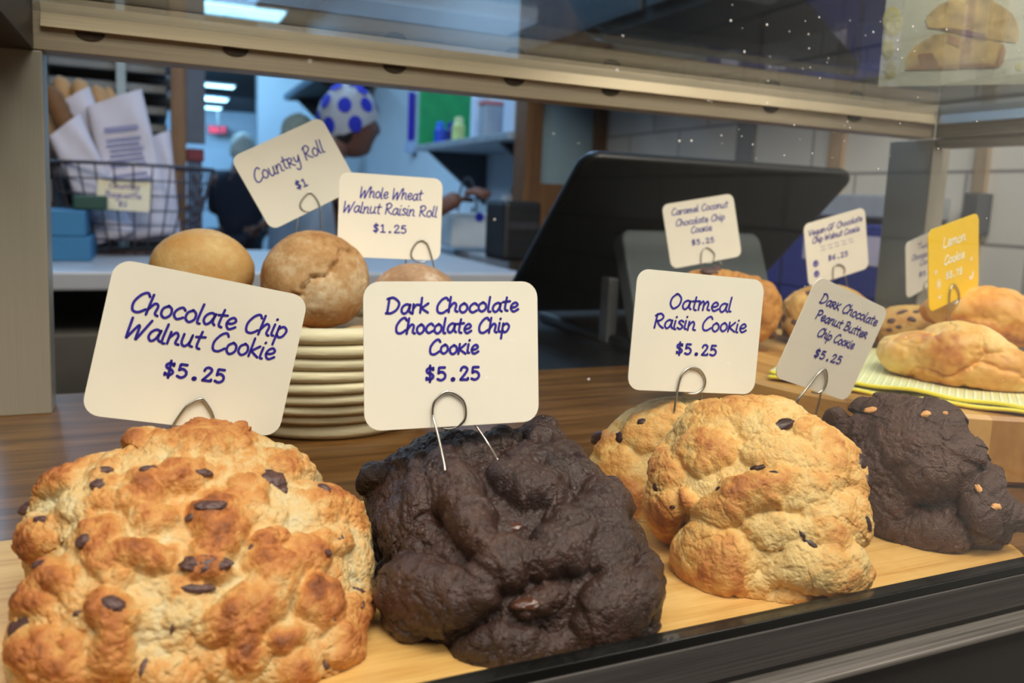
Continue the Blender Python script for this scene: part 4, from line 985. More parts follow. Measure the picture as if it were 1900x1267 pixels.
ylw = pm('printed_lemon', lin(216, 206, 96), .6, var=.12, scale=60)
pal = pm('printed_lemon_pith', lin(222, 216, 150), .6, var=.05)
for cx, cy, r_ in ((1656, 40, 27), (1648, 92, 17), (1652, 128, 17), (1890, 124, 8)):
    el = [(cx + r_ * .66 * math.cos(a), cy + r_ * math.sin(a)) for a in np.linspace(0, 2 * math.pi, 28, endpoint=False)]
    flat('printed_lemon_slice', el, ylw, .0002)
    for k in range(6):
        a = k * math.pi / 3
        seg = [(cx + r_ * .66 * q * math.cos(a + t), cy + r_ * q * math.sin(a + t)) for q, t in ((.15, .3), (.78, .12), (.82, .5), (.78, .88))]
        flat('printed_lemon_segment', seg, pal, .0006)

# ------------------------------------------------------------------ the room
FZ, CLZ = -0.92, 1.44
RX = 1.10
def struct(name, mb, mat, parent=None, **k):
    o = mb.build(name, mat, parent, **k)
    if parent is None: o['kind'] = 'structure'
    return o
PAINT = pm('kitchen_paint', lin(206, 216, 224), .7, var=.04, scale=3)
struct('floor', MB().box((-3.2, -3.0, FZ - .05), (2.4, 15.2, FZ)), pm('floor_tile', lin(96, 84, 74), .5, var=.15, scale=4))
struct('ceiling', MB().box((-3.2, -3.0, CLZ), (2.4, 15.2, CLZ + .05)), pm('ceiling_paint', lin(66, 68, 72), .8, var=.05))
struct('wall_right', MB().box((RX, -3.0, FZ), (RX + .1, 1.9, CLZ)), tiles('white_wall_tile', lin(208, 208, 204), lin(150, 150, 150), .21, .105, 'Y'))
struct('wall_kitchen', MB().box((RX, 1.901, FZ), (RX + .1, 6.95, CLZ)), PAINT)
p480 = on_y(478, 200, 6.8)
struct('wall_stub', MB().box((p480[0], 6.8, FZ), (RX - .001, 6.95, CLZ)), PAINT)
struct('wall_far', MB().box((-3.2, 15.0, FZ), (2.4, 15.1, CLZ)), PAINT)
struct('wall_left', MB().box((-3.2, -2.95, FZ), (-3.1, 15.0, CLZ)), pm('left_wall_paint', lin(120, 120, 120), .8, var=.05))
struct('wall_front', MB().box((-3.1, -3.0, FZ), (RX, -2.9, CLZ)), pm('shop_wall_paint', lin(120, 104, 88), .8, var=.05))
dm = pm('far_door_paint', lin(214, 224, 232), .6, var=.03)
a = on_y(383, 300, 14.98); b = on_y(446, 300, 14.98)
door = struct('door_1', MB().box((a[0] - .2, 14.93, FZ + .001), (b[0], 14.985, .78)), dm, bevel=.01)
h_ = on_y(392, 388, 14.9)
put(MB().box((a[0] - .1, 14.9, h_[2] - .02), (b[0] - .08, 14.929, h_[2] + .03)).build('push_bar', STEEL_KITCHEN, None), door)
# interior window partition beside the monitor
PY = 1.90
x0, x1, x2, x3 = (on_y(p, 290, PY)[0] for p in (974, 1005, 1108, 1145))
zt, zs_ = CLZ - .002, on_y(1040, 342, PY)[2]
wf = struct('window_1', MB().box((x0, PY, FZ + .001), (x1, PY + .07, zt)).box((x2, PY, FZ + .001), (x3, PY + .07, zt)).box((x1, PY + .002, zs_ - .07), (x2, PY + .068, zs_)).box((x1, PY + .002, FZ + .001), (x2, PY + .05, zs_ - .0705)), OAKFRAME)
struct('window_pane', MB().box((x1, PY + .03, zs_), (x2, PY + .036, zt)), pm('frosted_pane', lin(140, 166, 180), .3, var=.08, scale=5), wf)
struct('trim_1', MB().box((x3, PY, FZ + .001), (on_y(1169, 290, PY)[0], PY + .03, zt)), pm('grey_trim', lin(132, 132, 136), .5))
# grey and tan vertical strips against the tiled wall
for n, (pxa, pxb, colr) in enumerate(((1368, 1400, lin(120, 122, 128)), (1540, 1568, lin(176, 150, 122)), (1813, 1840, lin(150, 134, 112)))):
    ya, yb = on_x(pxa, 300, RX)[1], on_x(pxb, 300, RX)[1]
    struct('trim_%d' % (n + 2), MB().box((RX - .008, yb, FZ + .001), (RX - .0002, ya, CLZ - .001)), pm('wall_strip_%d' % n, colr, .5), bevel=.002)
sw = on_x(1823, 398, RX - .012)
tag(MB().box((RX - .04, sw[1] - .012, sw[2] - .03), (RX - .0085, sw[1] + .012, sw[2] + .03)).build('cable_box', pm('grey_box', lin(66, 70, 76), .6), None, bevel=.003), 'small dark box fixed to the strip on the tiled wall at far right', 'box')

# ------------------------------------------------------------------ lamps
EM = pm('fluorescent_diffuser', lin(230, 240, 250), .5, emit=(.42, .80, 1.0), estr=5.0, var=.01)
LB = pm('lamp_body', lin(220, 226, 230), .5)
def lamp(pxa, pxb, py, dd, label, lenY=.35):
    H = CLZ - .03 - CAM[2]
    pa, pb = at(pxa, py, 1), at(pxb, py, 1)
    ra, rb = ray(pxa, py), ray(pxb, py); k = H / ra[2]; kb = H / rb[2]
    A = CAM + ra * k; B = CAM + rb * kb
    y = A[1]; xa, xb = A[0], B[0]
    t = empty('ceiling_light', ((xa + xb) / 2, y, CLZ - .03), label, 'ceiling light', 'fluorescent ceiling lights')
    MB().box((xa - .02, y - lenY / 2, CLZ - .022), (xb + .02, y + lenY / 2, CLZ - .0005)).build('housing', LB, t, bevel=.004)
    MB().box((xa, y - lenY / 2 + .02, CLZ - .03), (xb, y + lenY / 2 - .02, CLZ - .0222)).build('diffuser', EM, t)
lamp(372, 538, 14, 0, 'nearest bright fluorescent ceiling light, seen through the glass shelf at top left', .42)
lamp(376, 438, 158, 0, 'fluorescent ceiling light just under the steel rail, highest of the three in the corridor', .3)
lamp(376, 424, 184, 0, 'middle of the three fluorescent ceiling lights in the corridor', .34)
lamp(376, 412, 200, 0, 'lowest and farthest of the three fluorescent ceiling lights in the corridor', .36)
lamp(-240, -60, -40, 0, 'fluorescent ceiling light at far left above the rack', .4)
ex_ = on_y(404, 241, 14.5)
es = empty('exit_sign', ex_, 'small red lit exit sign at the end of the corridor', 'sign')
MB().box((ex_[0] - .16, 14.48, ex_[2] - .07), (ex_[0] + .16, 14.53, CLZ - .001 if False else ex_[2] + .07)).build('housing', pm('exit_housing', lin(150, 60, 80), .5), es, bevel=.01)
tx = MB()
write(tx, 'T', (0, 0), (.01, 0), .01, .001, lambda q: (0, 0, 0)) if False else None
rd = pm('exit_red', lin(240, 60, 90), .5, emit=(1, .12, .2), estr=2.0)
for k, segs in enumerate((((0, 0, 0, 1), (0, 1, .6, 1), (0, .5, .5, .5), (0, 0, .6, 0)), ((0, 0, .6, 1), (0, 1, .6, 0)), ((.3, 0, .3, 1),), ((.3, 0, .3, 1), (0, 1, .6, 1)))):
    for (u0, v0, u1, v1) in segs:
        f_ = lambda u, v: (ex_[0] - .12 + k * .064 + u * .07, 14.475, ex_[2] - .045 + v * .09)
        tx.tube([f_(u0, v0), f_(u1, v1)], .006, 6)
tx.build('lettering', rd, es)
MB().box((ex_[0] - .01, 14.5, ex_[2] + .071), (ex_[0] + .01, 14.51, CLZ - .001)).build('hanger', LB, es)

# ------------------------------------------------------------------ back counter with the bread basket
WT = pm('white_worktop', lin(178, 180, 186), .35, var=.04)
bc = empty('back_counter', (-.2, 1.7, FZ), 'long white topped counter behind the display case', 'counter')
MB().box((-1.6, 1.42, -.03), (.66, 1.95, 0)).build('worktop', WT, bc, bevel=.004)
grey = pm('cabinet_grey', lin(110, 108, 106), .6)
MB().box((-1.58, 1.46, -.34), (.64, 1.93, -.31)).build('shelf', grey, bc)
MB().box((-1.58, 1.45, -.66), (.64, 1.93, -.63)).build('shelf', grey, bc)
MB().box((-1.58, 1.90, FZ + .08), (.64, 1.935, -.031)).build('back_panel', pm('cabinet_dark', lin(72, 70, 68), .7), bc)
for x in (-1.55, -.45, .6):
    MB().box((x, 1.45, FZ + .001), (x + .04, 1.89, -.031)).build('leg', grey, bc)
for x, wd, hh_, c_ in ((-.42, .34, .2, lin(96, 92, 86)), (.02, .3, .17, lin(84, 82, 84)), (.36, .2, .2, lin(70, 70, 74))):
    tag(MB().box((x, 1.5, -.3095), (x + wd, 1.8, -.31 + hh_)).build('storage_bin', pm('bin_%d' % int(x * 100 + 50), c_, .6), None, bevel=.006), {-.42: 'grey brown bin on the shelf under the white counter, left of the basket of rolls', .02: 'grey bin on the shelf under the white counter, hidden behind the rolls', .36: 'dark grey bin on the shelf under the right end of the white counter'}[x], 'bin')

# wire basket of baguettes
bz = .0
bcx = on_z(252, 470, bz); BX, BY = bcx[0], bcx[1] + .03
wb = empty('wire_basket', (BX, BY, bz), 'round dark wire basket of bagged baguettes on the white back counter', 'basket')
wm = pm('dark_wire', lin(70, 66, 78), .5, .3)
bt, bb, bh = .150, .092, .172
wr_ = MB()
for k in range(7):
    t_ = k / 6; r_ = bb + (bt - bb) * t_ ** .7
    wr_.tube([(BX + r_ * math.cos(w), BY + r_ * math.sin(w), bz + .003 + bh * t_) for w in np.linspace(0, 2 * math.pi, 40, endpoint=False)], .0016 if k < 6 else .0034, 6, closed=True)
for j in range(28):
    w = 2 * math.pi * j / 28
    wr_.tube([(BX + (bb + (bt - bb) * t_ ** .7) * math.cos(w), BY + (bb + (bt - bb) * t_ ** .7) * math.sin(w), bz + .003 + bh * t_) for t_ in np.linspace(0, 1, 8)], .0016, 5)
wr_.build('wire_frame', wm, wb, smooth=True)
MB().lathe([(.004, .0015), (bb - .002, .0015), (bb - .002, .005), (.004, .005)], (BX, BY, bz), 32).build('basket_floor', pm('basket_base', lin(84, 60, 50), .7), wb)
cf_ = on_y(230, 362, BY - bt * .93)
cd_ = empty('basket_card', cf_, 'cream card hung on the front of the wire baguette basket', 'price card')
cw, chh = 90 / F * (cf_ - CAM) @ FW, 58 / F * (cf_ - CAM) @ FW
cx_, cy_, cn_ = axes(-4, 12, -2)
MB().prism(rounded(-cw / 2, -chh / 2, cw / 2, chh / 2, .004), cf_, cx_, cy_, cn_, .001).build('card', pm('dull_card', lin(214, 206, 180), .7, var=.02), cd_)
lt = MB(); pt_ = lambda q: cf_ + cx_ * q[0] + cy_ * q[1] + cn_ * .0014
write(lt, 'Count~y', (-.026, .012), (.026, .012), .011, .0016, pt_); write(lt, 'Baguette', (-.032, -.006), (.03, -.006), .012, .0016, pt_); write(lt, '$2', (-.009, -.022), (.007, -.022), .009, .0016, pt_, mono=True)
lt.build('lettering', INK, cd_)
CRUST = crumb('baguette_crust', [(0, lin(178, 140, 98)), (.5, lin(154, 112, 70)), (1, lin(116, 78, 46))], .7, .3, 300, .3, 60, .4)
BAG = pm('paper_bag', lin(196, 192, 206), .75, var=.06, scale=14, bump=.3, bscale=16, bdist=.01)
PRINT = pm('bag_print', lin(134, 132, 166), .8, var=.05)
def dpt(px, py, yy): return on_y(px, py, yy)
CRUSTD = crumb('dark_baguette_crust', [(0, lin(112, 78, 48)), (.5, lin(92, 62, 38)), (1, lin(70, 46, 28))], .7, .3, 300, .3, 60, .4)
def baguette(pxb, pyb, pxt, pyt, yb, yt, r, label, mat=CRUST):
    A, B = dpt(pxb, pyb, yb), dpt(pxt, pyt, yt)
    n = 40; pts = [A + (B - A) * i / n for i in range(n + 1)]
    rad = [r * (max(.02, 1 - abs(2 * i / n - 1) ** 10)) ** .5 * (1 + .05 * math.sin(i * 2.1)) for i in range(n + 1)]
    o = MB().tube(pts, rad, 14).build('baguette', mat, None, smooth=True)
    tag(o, label, 'baguette', 'baguettes in the wire basket')
def bag(pxb, pyb, pxt, pyt, yb, yt, w0, w1, label, printed=False, th=.028):
    A, B = dpt(pxb, pyb, yb), dpt(pxt, pyt, yt)
    ax = B - A; L_ = np.linalg.norm(ax); ax /= L_
    sd = np.cross(ax, np.array([0, 1.0, 0])); sd = -sd / np.linalg.norm(sd); sd = sd if sd[0] > 0 else -sd
    fr = np.cross(sd, ax); fr = fr if fr[1] < 0 else -fr
    n = 22; m = 28; V = []; Fs = []
    for i in range(n + 1):
        t_ = i / n; w = (w0 + (w1 - w0) * t_) / 2
        for k in range(m):
            a_ = 2 * math.pi * k / m
            u = math.copysign(abs(math.cos(a_)) ** .6, math.cos(a_)) * w; v = math.copysign(abs(math.sin(a_)) ** .7, math.sin(a_)) * th * (.55 + .45 * (1 - t_))
            v += .0025 * math.sin(7 * t_ + 3 * u / w) + .0015 * math.sin(13 * t_ + 5 * u / w)
            V.append(A + ax * (L_ * t_ + (.012 * (u / w) if i == n else 0)) + sd * u + fr * v)
    for i in range(n):
        for k in range(m):
            Fs.append((i * m + k, i * m + (k + 1) % m, (i + 1) * m + (k + 1) % m, (i + 1) * m + k))
    Fs.append(tuple(range(m))[::-1])
    mb = MB().add(V, Fs)
    if not printed:
        o = mb.build('paper_bag', BAG, None, smooth=True); tag(o, label, 'paper bag', 'paper bags in the wire basket'); return
    root = empty('paper_bag', A, label, 'paper bag', 'paper bags in the wire basket')
    mb.build('bag_body', BAG, root, smooth=True)
    pr_ = MB(); rn = random.Random(3)
    for i in range(15):
        t_ = .78 - i * .036
        if i in (1, 8): continue
        w = .32 * (w0 + (w1 - w0) * t_); hgt = .0046 if i == 0 else .0022
        if i > 11: w *= .7
        c = A + ax * (L_ * t_) + fr * (th * (.55 + .45 * (1 - t_)) + .0052)
        e_ = c - sd * w * rn.uniform(.8, 1); f_ = c + sd * w * rn.uniform(.8, 1)
        pr_.add([e_ - ax * hgt, f_ - ax * hgt, f_ + ax * hgt, e_ + ax * hgt], [(0, 1, 2, 3)])
    pr_.build('print_lines', PRINT, root)
baguette(215, 430, 108, 141, BY + .05, BY + .06, .020, 'tan baguette tip standing highest at the far left of the wire basket')
baguette(225, 430, 144, 146, BY + .03, BY + .04, .021, 'second baguette from the left, sticking up out of its bag')
baguette(250, 430, 177, 158, BY + .07, BY + .08, .020, 'third baguette tip from the left, behind the printed bag')
baguette(262, 430, 199, 161, BY + .09, BY + .10, .016, 'small pale baguette tip at the right, just above the printed bag')
baguette(210, 420, 88, 158, BY - .06, BY - .05, .019, 'dark brown baguette leaning out to the left in front of the others', CRUSTD)
baguette(190, 430, 80, 200, BY - .02, BY + .0, .017, 'baguette end low at the left, partly behind the steel post')
bag(225, 440, 132, 180, BY + .01, BY + .01, .085, .075, 'plain white paper bag behind the printed one')
bag(215, 440, 120, 232, BY - .065, BY - .075, .075, .065, 'plain paper bag leaning left around the dark baguette')
bag(270, 440, 212, 182, BY - .035, BY - .03, .115, .105, 'large white paper bag with lines of blue print, in front of the basket', True)
bag(300, 440, 288, 252, BY + .03, BY + .035, .075, .06, 'bluish paper bag at the right side of the basket')

# things beside the basket
blue = pm('blue_carton', lin(44, 112, 158), .55, var=.06); lblue = pm('light_blue_carton', lin(112, 164, 196), .55, var=.05)
for i, (pxa, pxb, pyb, z0, hgt) in enumerate(((86, 168, 470, 0.0, .043), (84, 160, 435, .0435, .045))):
    A = on_z(pxa, 470, 0); x1_ = A[0] + (pxb - pxa) / F * 1.6
    t = empty('blue_carton', ((A[0] + x1_) / 2, 1.66, z0), ['lower blue carton on the white back counter left of the baguettes', 'upper blue carton stacked left of the baguettes'][i], 'carton', 'blue cartons')
    MB().box((A[0], 1.60, z0 + .0004), (x1_, 1.78, z0 + hgt)).build('box', blue, t, bevel=.002)
    MB().box((A[0] + .003, 1.5986, z0 + .003), (A[0] + .022, 1.5998, z0 + hgt - .003)).build('pale_end', lblue, t)
g = on_z(142, 398, .089)
tag(MB().box((g[0] - .024, 1.64, .0892), (g[0] + .03, 1.72, .115)).build('green_box', pm('dark_green_box', lin(26, 66, 56), .6), None, bevel=.004), 'dark green box on top of the blue cartons', 'box')
# low wooden rack behind them
p = on_y(60, 322, 1.90)
wl = empty('wooden_crate', (p[0], 1.86, 0), 'brown wooden crate behind the blue cartons at the left', 'crate')
for zc, c_ in ((.055, OAKFRAME), (.118, pm('pale_slat', lin(150, 146, 140), .6)), (.170, OAKFRAME)):
    MB().box((p[0] - .16, 1.83, zc - .022), (p[0] + .04, 1.845, zc + .022)).build('slat', c_, wl, bevel=.002)
for x in (p[0] - .16, p[0] + .022):
    MB().box((x, 1.8455, .0004), (x + .018, 1.90, .2)).build('corner_block', OAKFRAME, wl)

# pastry box, paper roll, printer and others at the right end
p = on_z(880, 460, 0); s_ = (p - CAM) @ FW / F
pb_ = empty('pastry_box', p, 'white pastry box with a round blue sticker on the back counter', 'box')
MB().box((p[0] - 45 * s_, p[1], .0004), (p[0] + 42 * s_, p[1] + .10, .0004 + 64 * s_)).build('box', pm('pastry_box_white', lin(206, 208, 208), .5, var=.03), pb_, bevel=.004)
st = MB().add([(p[0] + 8 * s_ + 9 * s_ * math.cos(w), p[1] - .0006, 60 * s_ + 9 * s_ * math.sin(w) - .004) for w in np.linspace(0, 2 * math.pi, 24, endpoint=False)], [tuple(range(24))])
st.build('round_sticker', pm('sticker_blue', lin(40, 48, 168), .5), pb_)
p = on_z(906, 430, 0)
tag(MB().box((p[0] - .035, p[1], .0004), (p[0] + .045, p[1] + .07, .04)).box((p[0] - .03, p[1] + .002, .0405), (p[0] + .03, p[1] + .06, .075)).build('green_container', pm('green_container', lin(20, 84, 68), .5), None, bevel=.004), 'dark green container behind the white pastry box', 'container')
p = on_z(944, 452, 0); s_ = (p - CAM) @ FW / F
pt_r = empty('paper_towel_roll', p, 'white paper towel roll standing on the back counter beside the window frame', 'paper roll')
MB().lathe([(.022, .0004), (.030, .002), (.030, .155), (.010, .156)], (p[0], p[1], 0), 28).build('roll', pm('paper_white', lin(224, 222, 222), .8), pt_r, smooth=False)
MB().lathe([(.005, .157), (.005, .172), (.008, .174), (.006, .18)], (p[0], p[1], 0), 12).build('spindle', STEEL_KITCHEN, pt_r)
p = on_z(964, 486, 0); s_ = (p - CAM) @ FW / F
prn = empty('receipt_printer', p, 'black receipt printer at the right end of the back counter, left of the monitor', 'printer')
MB().box((p[0] - 34 * s_, p[1], .0004), (p[0] + 42 * s_, p[1] + .12, 112 * s_)).build('body', BLACK, prn, bevel=.01)
MB().box((p[0] - 26 * s_, p[1] - .003, 60 * s_), (p[0] + 34 * s_, p[1] - .0005, 74 * s_)).build('paper_slot', pm('slot_grey', lin(50, 48, 52), .4), prn)
p = on_z(812, 440, 0)
# counter along the right wall of the kitchen, and the shelf above it
wc = empty('kitchen_counter', (.98, 2.7, FZ), 'pale counter along the kitchen wall behind the receipt printer', 'counter')
MB().box((.80, 2.0, -.05), (RX - .001, 3.5, -.01)).build('worktop', WT, wc, bevel=.004)
MB().box((.84, 2.02, FZ + .001), (RX - .002, 3.48, -.0505)).build('cabinet', pm('steel_cabinet', lin(130, 140, 150), .5, .3), wc)
sh1, sh2 = on_x(772, 268, .85), on_x(980, 240, .85)
SZ = (sh1[2] + sh2[2]) / 2
ws = empty('steel_shelf', (.97, 2.5, SZ), 'grey steel wall shelf of tubs above the pale counter', 'shelf')
MB().box((.85, 1.98, SZ - .02), (RX - .001, sh1[1] + .02, SZ)).build('shelf_board', pm('shelf_grey', lin(150, 160, 168), .5, .3), ws, bevel=.002)
for y in (2.1, sh1[1] - .06):
    MB().prism([(0, 0), (-.22, 0), (0, -.18)], (RX - .001, y, SZ - .0205), (1, 0, 0), (0, 0, 1), (0, 1, 0), .02).build('bracket', pm('bracket_dark', lin(60, 62, 68), .6), ws)
def onshelf(px, wpx, h, col, name, label, cat, round_=False, lid=None, X=.90):
    p = on_x(px, 250, X); s_ = (p - CAM) @ FW / F; r_ = wpx * s_ / 2
    t = empty(name, (p[0], p[1], SZ), label, cat)
    if round_: MB().lathe([(r_ * .9, .0005), (r_, h * .1), (r_, h * .9), (r_ * .8, h)], (p[0] + .02, p[1], SZ), 24).build('body', col, t)
    else: MB().box((p[0] - .03, p[1] - r_ * 1.3, SZ + .0005), (p[0] + .14, p[1] + r_ * .6, SZ + h)).build('body', col, t, bevel=.004)
    if lid:
        if round_: MB().lathe([(r_ * .7, h + .0005), (r_ * .7, h + .02), (r_ * .3, h + .024)], (p[0] + .02, p[1], SZ), 20).build('lid', lid, t)
        else: MB().box((p[0] - .033, p[1] - r_ * 1.33, SZ + h + .0005), (p[0] + .143, p[1] + r_ * .63, SZ + h + .014)).build('lid', lid, t, bevel=.003)
tub = pm('white_tub', lin(196, 214, 236), .4, var=.03)
g0, g1 = on_x(779, 250, .88), on_x(858, 250, .97)
tag(MB().box((.875, g0[1] - .012, SZ + .0005), (RX - .004, g0[1] + .012, SZ + .30)).build('cutting_board', pm('bright_green_board', lin(10, 150, 84), .5), None, bevel=.004), 'bright green cutting board standing at the far end of the wall shelf', 'cutting board')
onshelf(806, 20, .06, pm('blue_bottle', lin(30, 70, 190), .4), 'blue_bottle', 'small blue bottle in front of the green board', 'bottle', True, pm('blue_cap', lin(40, 110, 220), .4))
onshelf(826, 22, .05, pm('navy_jar', lin(24, 34, 110), .4), 'navy_jar', 'dark blue jar between the blue bottle and the yellow jar', 'jar', True, pm('navy_lid', lin(30, 50, 150), .4))
onshelf(840, 24, .062, pm('yellow_jar', lin(188, 206, 130), .5), 'yellow_jar', 'pale yellow green jar on the wall shelf', 'jar', True, pm('yellow_lid', lin(200, 214, 160), .5))
onshelf(874, 26, .15, tub, 'white_tub', 'tall white tub on the wall shelf next to the pale yellow jar', 'tub', True, tub, X=.92)
onshelf(908, 34, .09, pm('clear_tub', lin(150, 160, 172), .4), 'grey_tub', 'grey tub with a reddish band in the middle of the wall shelf', 'tub', False, pm('red_band', lin(190, 120, 124), .5), X=.90)
onshelf(956, 48, .15, tub, 'white_tub', 'large white tub at the near end of the wall shelf, beside the window frame', 'tub', False, pm('tub_lid', lin(214, 228, 244), .4), X=.90)
p = on_x(763, 215, 1.08); tp = on_x(763, 172, 1.08); bt_ = on_x(763, 262, 1.08)
pq = empty('squeegee', p, 'purple handled squeegee hanging on the kitchen wall left of the green board', 'squeegee')
MB().tube([(1.08, p[1], bt_[2]), (1.08, p[1], tp[2])], .015, 10).build('handle', pm('purple_plastic', lin(48, 20, 170), .45), pq)
MB().box((1.06, p[1] - .05, bt_[2] - .05), (1.098, p[1] + .03, bt_[2] - .0005)).build('head', pm('pale_plastic', lin(170, 190, 220), .5), pq)
# second shelf, far along the wall
q1 = on_x(528, 186, .80)
fs = empty('far_shelf', (.95, q1[1] - .5, q1[2]), 'dark underside of a far wall shelf, above the head of the worker in the hairnet', 'shelf')
MB().box((.80, q1[1] - 1.3, q1[2]), (RX - .001, q1[1], q1[2] + .03)).build('shelf_board', pm('dark_shelf', lin(34, 48, 48), .6), fs)
MB().box((.792, q1[1] - 1.3, q1[2]), (.7995, q1[1], q1[2] + .035)).build('front_edge', pm('shelf_edge', lin(150, 176, 196), .4, .3), fs)
for y in (q1[1] - 1.1, q1[1] - .2):
    MB().prism([(0, 0), (-.26, 0), (0, -.24)], (RX - .001, y, q1[2] - .0005), (1, 0, 0), (0, 0, 1), (0, 1, 0), .02).build('bracket', pm('bracket_dark', lin(60, 62, 68), .6), fs)
# wire stand under the shelf
p = on_x(868, 345, .93)
wt = empty('wire_stand', (p[0], p[1], -.01), 'round wire stand on the pale counter under the wall shelf', 'wire stand')
MB().tube([(p[0], p[1] + .085 * math.cos(w), .105 + .10 * math.sin(w)) for w in np.linspace(0, 2 * math.pi, 32, endpoint=False)], .004, 6, closed=True).build('wire_ring', wm, wt, smooth=True)
MB().box((p[0] - .03, p[1] - .05, -.0096), (p[0] + .03, p[1] + .05, .002)).build('foot', wm, wt, bevel=.002)
MB().tube([(p[0] + .02, p[1] - .06, .0025), (p[0] + .02, p[1] + .0, .11), (p[0] + .02, p[1] + .06, .0025)], .003, 6).build('strut', wm, wt)

# ------------------------------------------------------------------ baker's rack, post and board at the left
RY = 2.25
ra, rb = on_y(60, 200, RY)[0], on_y(312, 200, RY)[0]
rk = empty('bakers_rack', ((ra + rb) / 2, RY + .2, FZ), 'tall dark rack of trays behind the bagged baguettes', 'rack')
rs = pm('rack_tray', lin(104, 108, 112), .5, .4); rd_ = pm('rack_dark', lin(26, 30, 34), .7)
MB().box((ra, RY + .46, FZ + .001), (rb, RY + .48, CLZ - .02)).build('back_panel', rd_, rk)
for k, py in enumerate((-20, 30, 78, 128, 165, 206, 240, 282, 330)):
    z = on_y(200, py, RY)[2]
    MB().box((ra + .03, RY + .02, z), (rb - .002, RY + .455, z + .022)).build('tray', rs, rk, bevel=.003)
pa, pb = on_y(216, 150, RY - .02)[0], on_y(233, 150, RY - .02)[0]
MB().box((pa, RY - .02, FZ + .001), (pb, RY + .018, CLZ - .001)).build('upright', pm('pale_upright', lin(160, 176, 180), .5), rk)
MB().box((ra, RY - .01, FZ + .001), (ra + .028, RY + .45, CLZ - .02)).build('upright', pm('pale_upright', lin(160, 176, 180), .5), rk)
lf = pm('tray_loaf', lin(120, 112, 104), .7, var=.2)
for (px, py, zpy) in ((180, 150, 165), (262, 150, 165), (285, 196, 206), (275, 268, 282), (160, 196, 206)):
    c = on_y(px, zpy, RY + .1); 
    tag(MB().ball((c[0], RY + .16, on_y(200, zpy, RY)[2] + .0225 + .027), (.08, .05, .027)).build('loaf', lf, None, smooth=True), {(180, 150): 'grey loaf on the upper tray left of the pale upright', (262, 150): 'grey loaf on the upper tray right of the pale upright', (285, 196): 'loaf on the rack tray near the wooden post', (275, 268): 'loaf low on the rack beside the bluish bag', (160, 196): 'loaf on the rack tray behind the baguette tips'}[(px, py)], 'loaf', 'loaves on the rack')
PYY = 2.15
xa, xb = on_y(317, 200, PYY)[0], on_y(345, 200, PYY)[0]
struct('trim_5', MB().box((xa, PYY, FZ + .001), (xb, PYY + .06, CLZ - .001)), OAKFRAME)
xc = on_y(381, 200, PYY)[0]; zb_ = on_y(362, 266, PYY)[2]
tag(MB().box((xb + .001, PYY + .01, zb_), (xc, PYY + .03, CLZ - .001)).build('menu_board', pm('slate_board', lin(74, 84, 100), .6, var=.1), None), 'slate grey board hanging right of the wooden post', 'board')
cr = empty('red_crate', ((xb + xc) / 2, PYY + .1, 0), 'dark red crate standing under the slate board', 'crate')
redm = pm('crate_red', lin(110, 30, 44), .6)
zr = on_y(362, 275, PYY)[2]
MB().box((xb + .002, PYY + .02, zr - .03), (xc - .002, PYY + .14, zr)).build('rim', redm, cr, bevel=.003)
for k in range(5):
    x = xb + .006 + (xc - xb - .016) * k / 4
    MB().box((x - .003, PYY + .022, zr - .2), (x + .003, PYY + .03, zr - .0305)).build('bar', pm('crate_dark', lin(40, 28, 44), .6), cr)
MB().box((xb + .002, PYY + .02, zr - .23), (xc - .002, PYY + .14, zr - .2005)).build('floor_panel', redm, cr)
tag(MB().box((xb - .03, PYY - .02, FZ + .001), (xc - .002, PYY + .30, zr - .2305)).build('side_cabinet', pm('brown_cabinet', lin(96, 66, 44), .6), None), 'brown cabinet under the red crate', 'cabinet')

# ------------------------------------------------------------------ monitor on a dark counter behind the case
MY = .64
pA, pB = on_y(1086, 289, MY), on_y(1592, 331, MY)
pC = on_x(965, 510, pA[0])
ey_ = pC - pA; ey_ /= np.linalg.norm(ey_); ex_m = np.array([1.0, 0, 0]); en_ = np.cross(ex_m, ey_); en_ = en_ if en_[2] < 0 else -en_
WM = pB[0] - pA[0]; HM = .245
dcz = -.002
dc = empty('dark_counter', (.6, .8, FZ), 'low black counter behind the case carrying the monitor', 'counter')
MB().box((.20, .605, dcz - .03), (.80, .98, dcz)).build('top', pm('black_counter_top', lin(16, 17, 20), .4), dc, bevel=.003)
MB().box((.22, .62, FZ + .001), (.78, .96, dcz - .0305)).build('cabinet', pm('black_cabinet', lin(14, 14, 16), .6), dc)
mo = empty('pos_monitor', (pA[0] + WM / 2, .75, dcz), 'black touch screen monitor seen from behind, leaning back on its stand', 'monitor')
def roundM(w, h, r): return rounded(0, 0, w, h, r, 8)
MB().prism(roundM(WM, HM, .018), pA, ex_m, ey_, -en_, .010).build('housing', pm('monitor_back', lin(34, 36, 38), .42, var=.06), mo, bevel=.0035)
MB().prism(roundM(WM - .012, HM - .012, .014), pA + ex_m * .006 + ey_ * .006 - en_ * .0101, ex_m, ey_, -en_, .0012).build('screen', pm('screen_glass', lin(14, 14, 16), .1), mo)
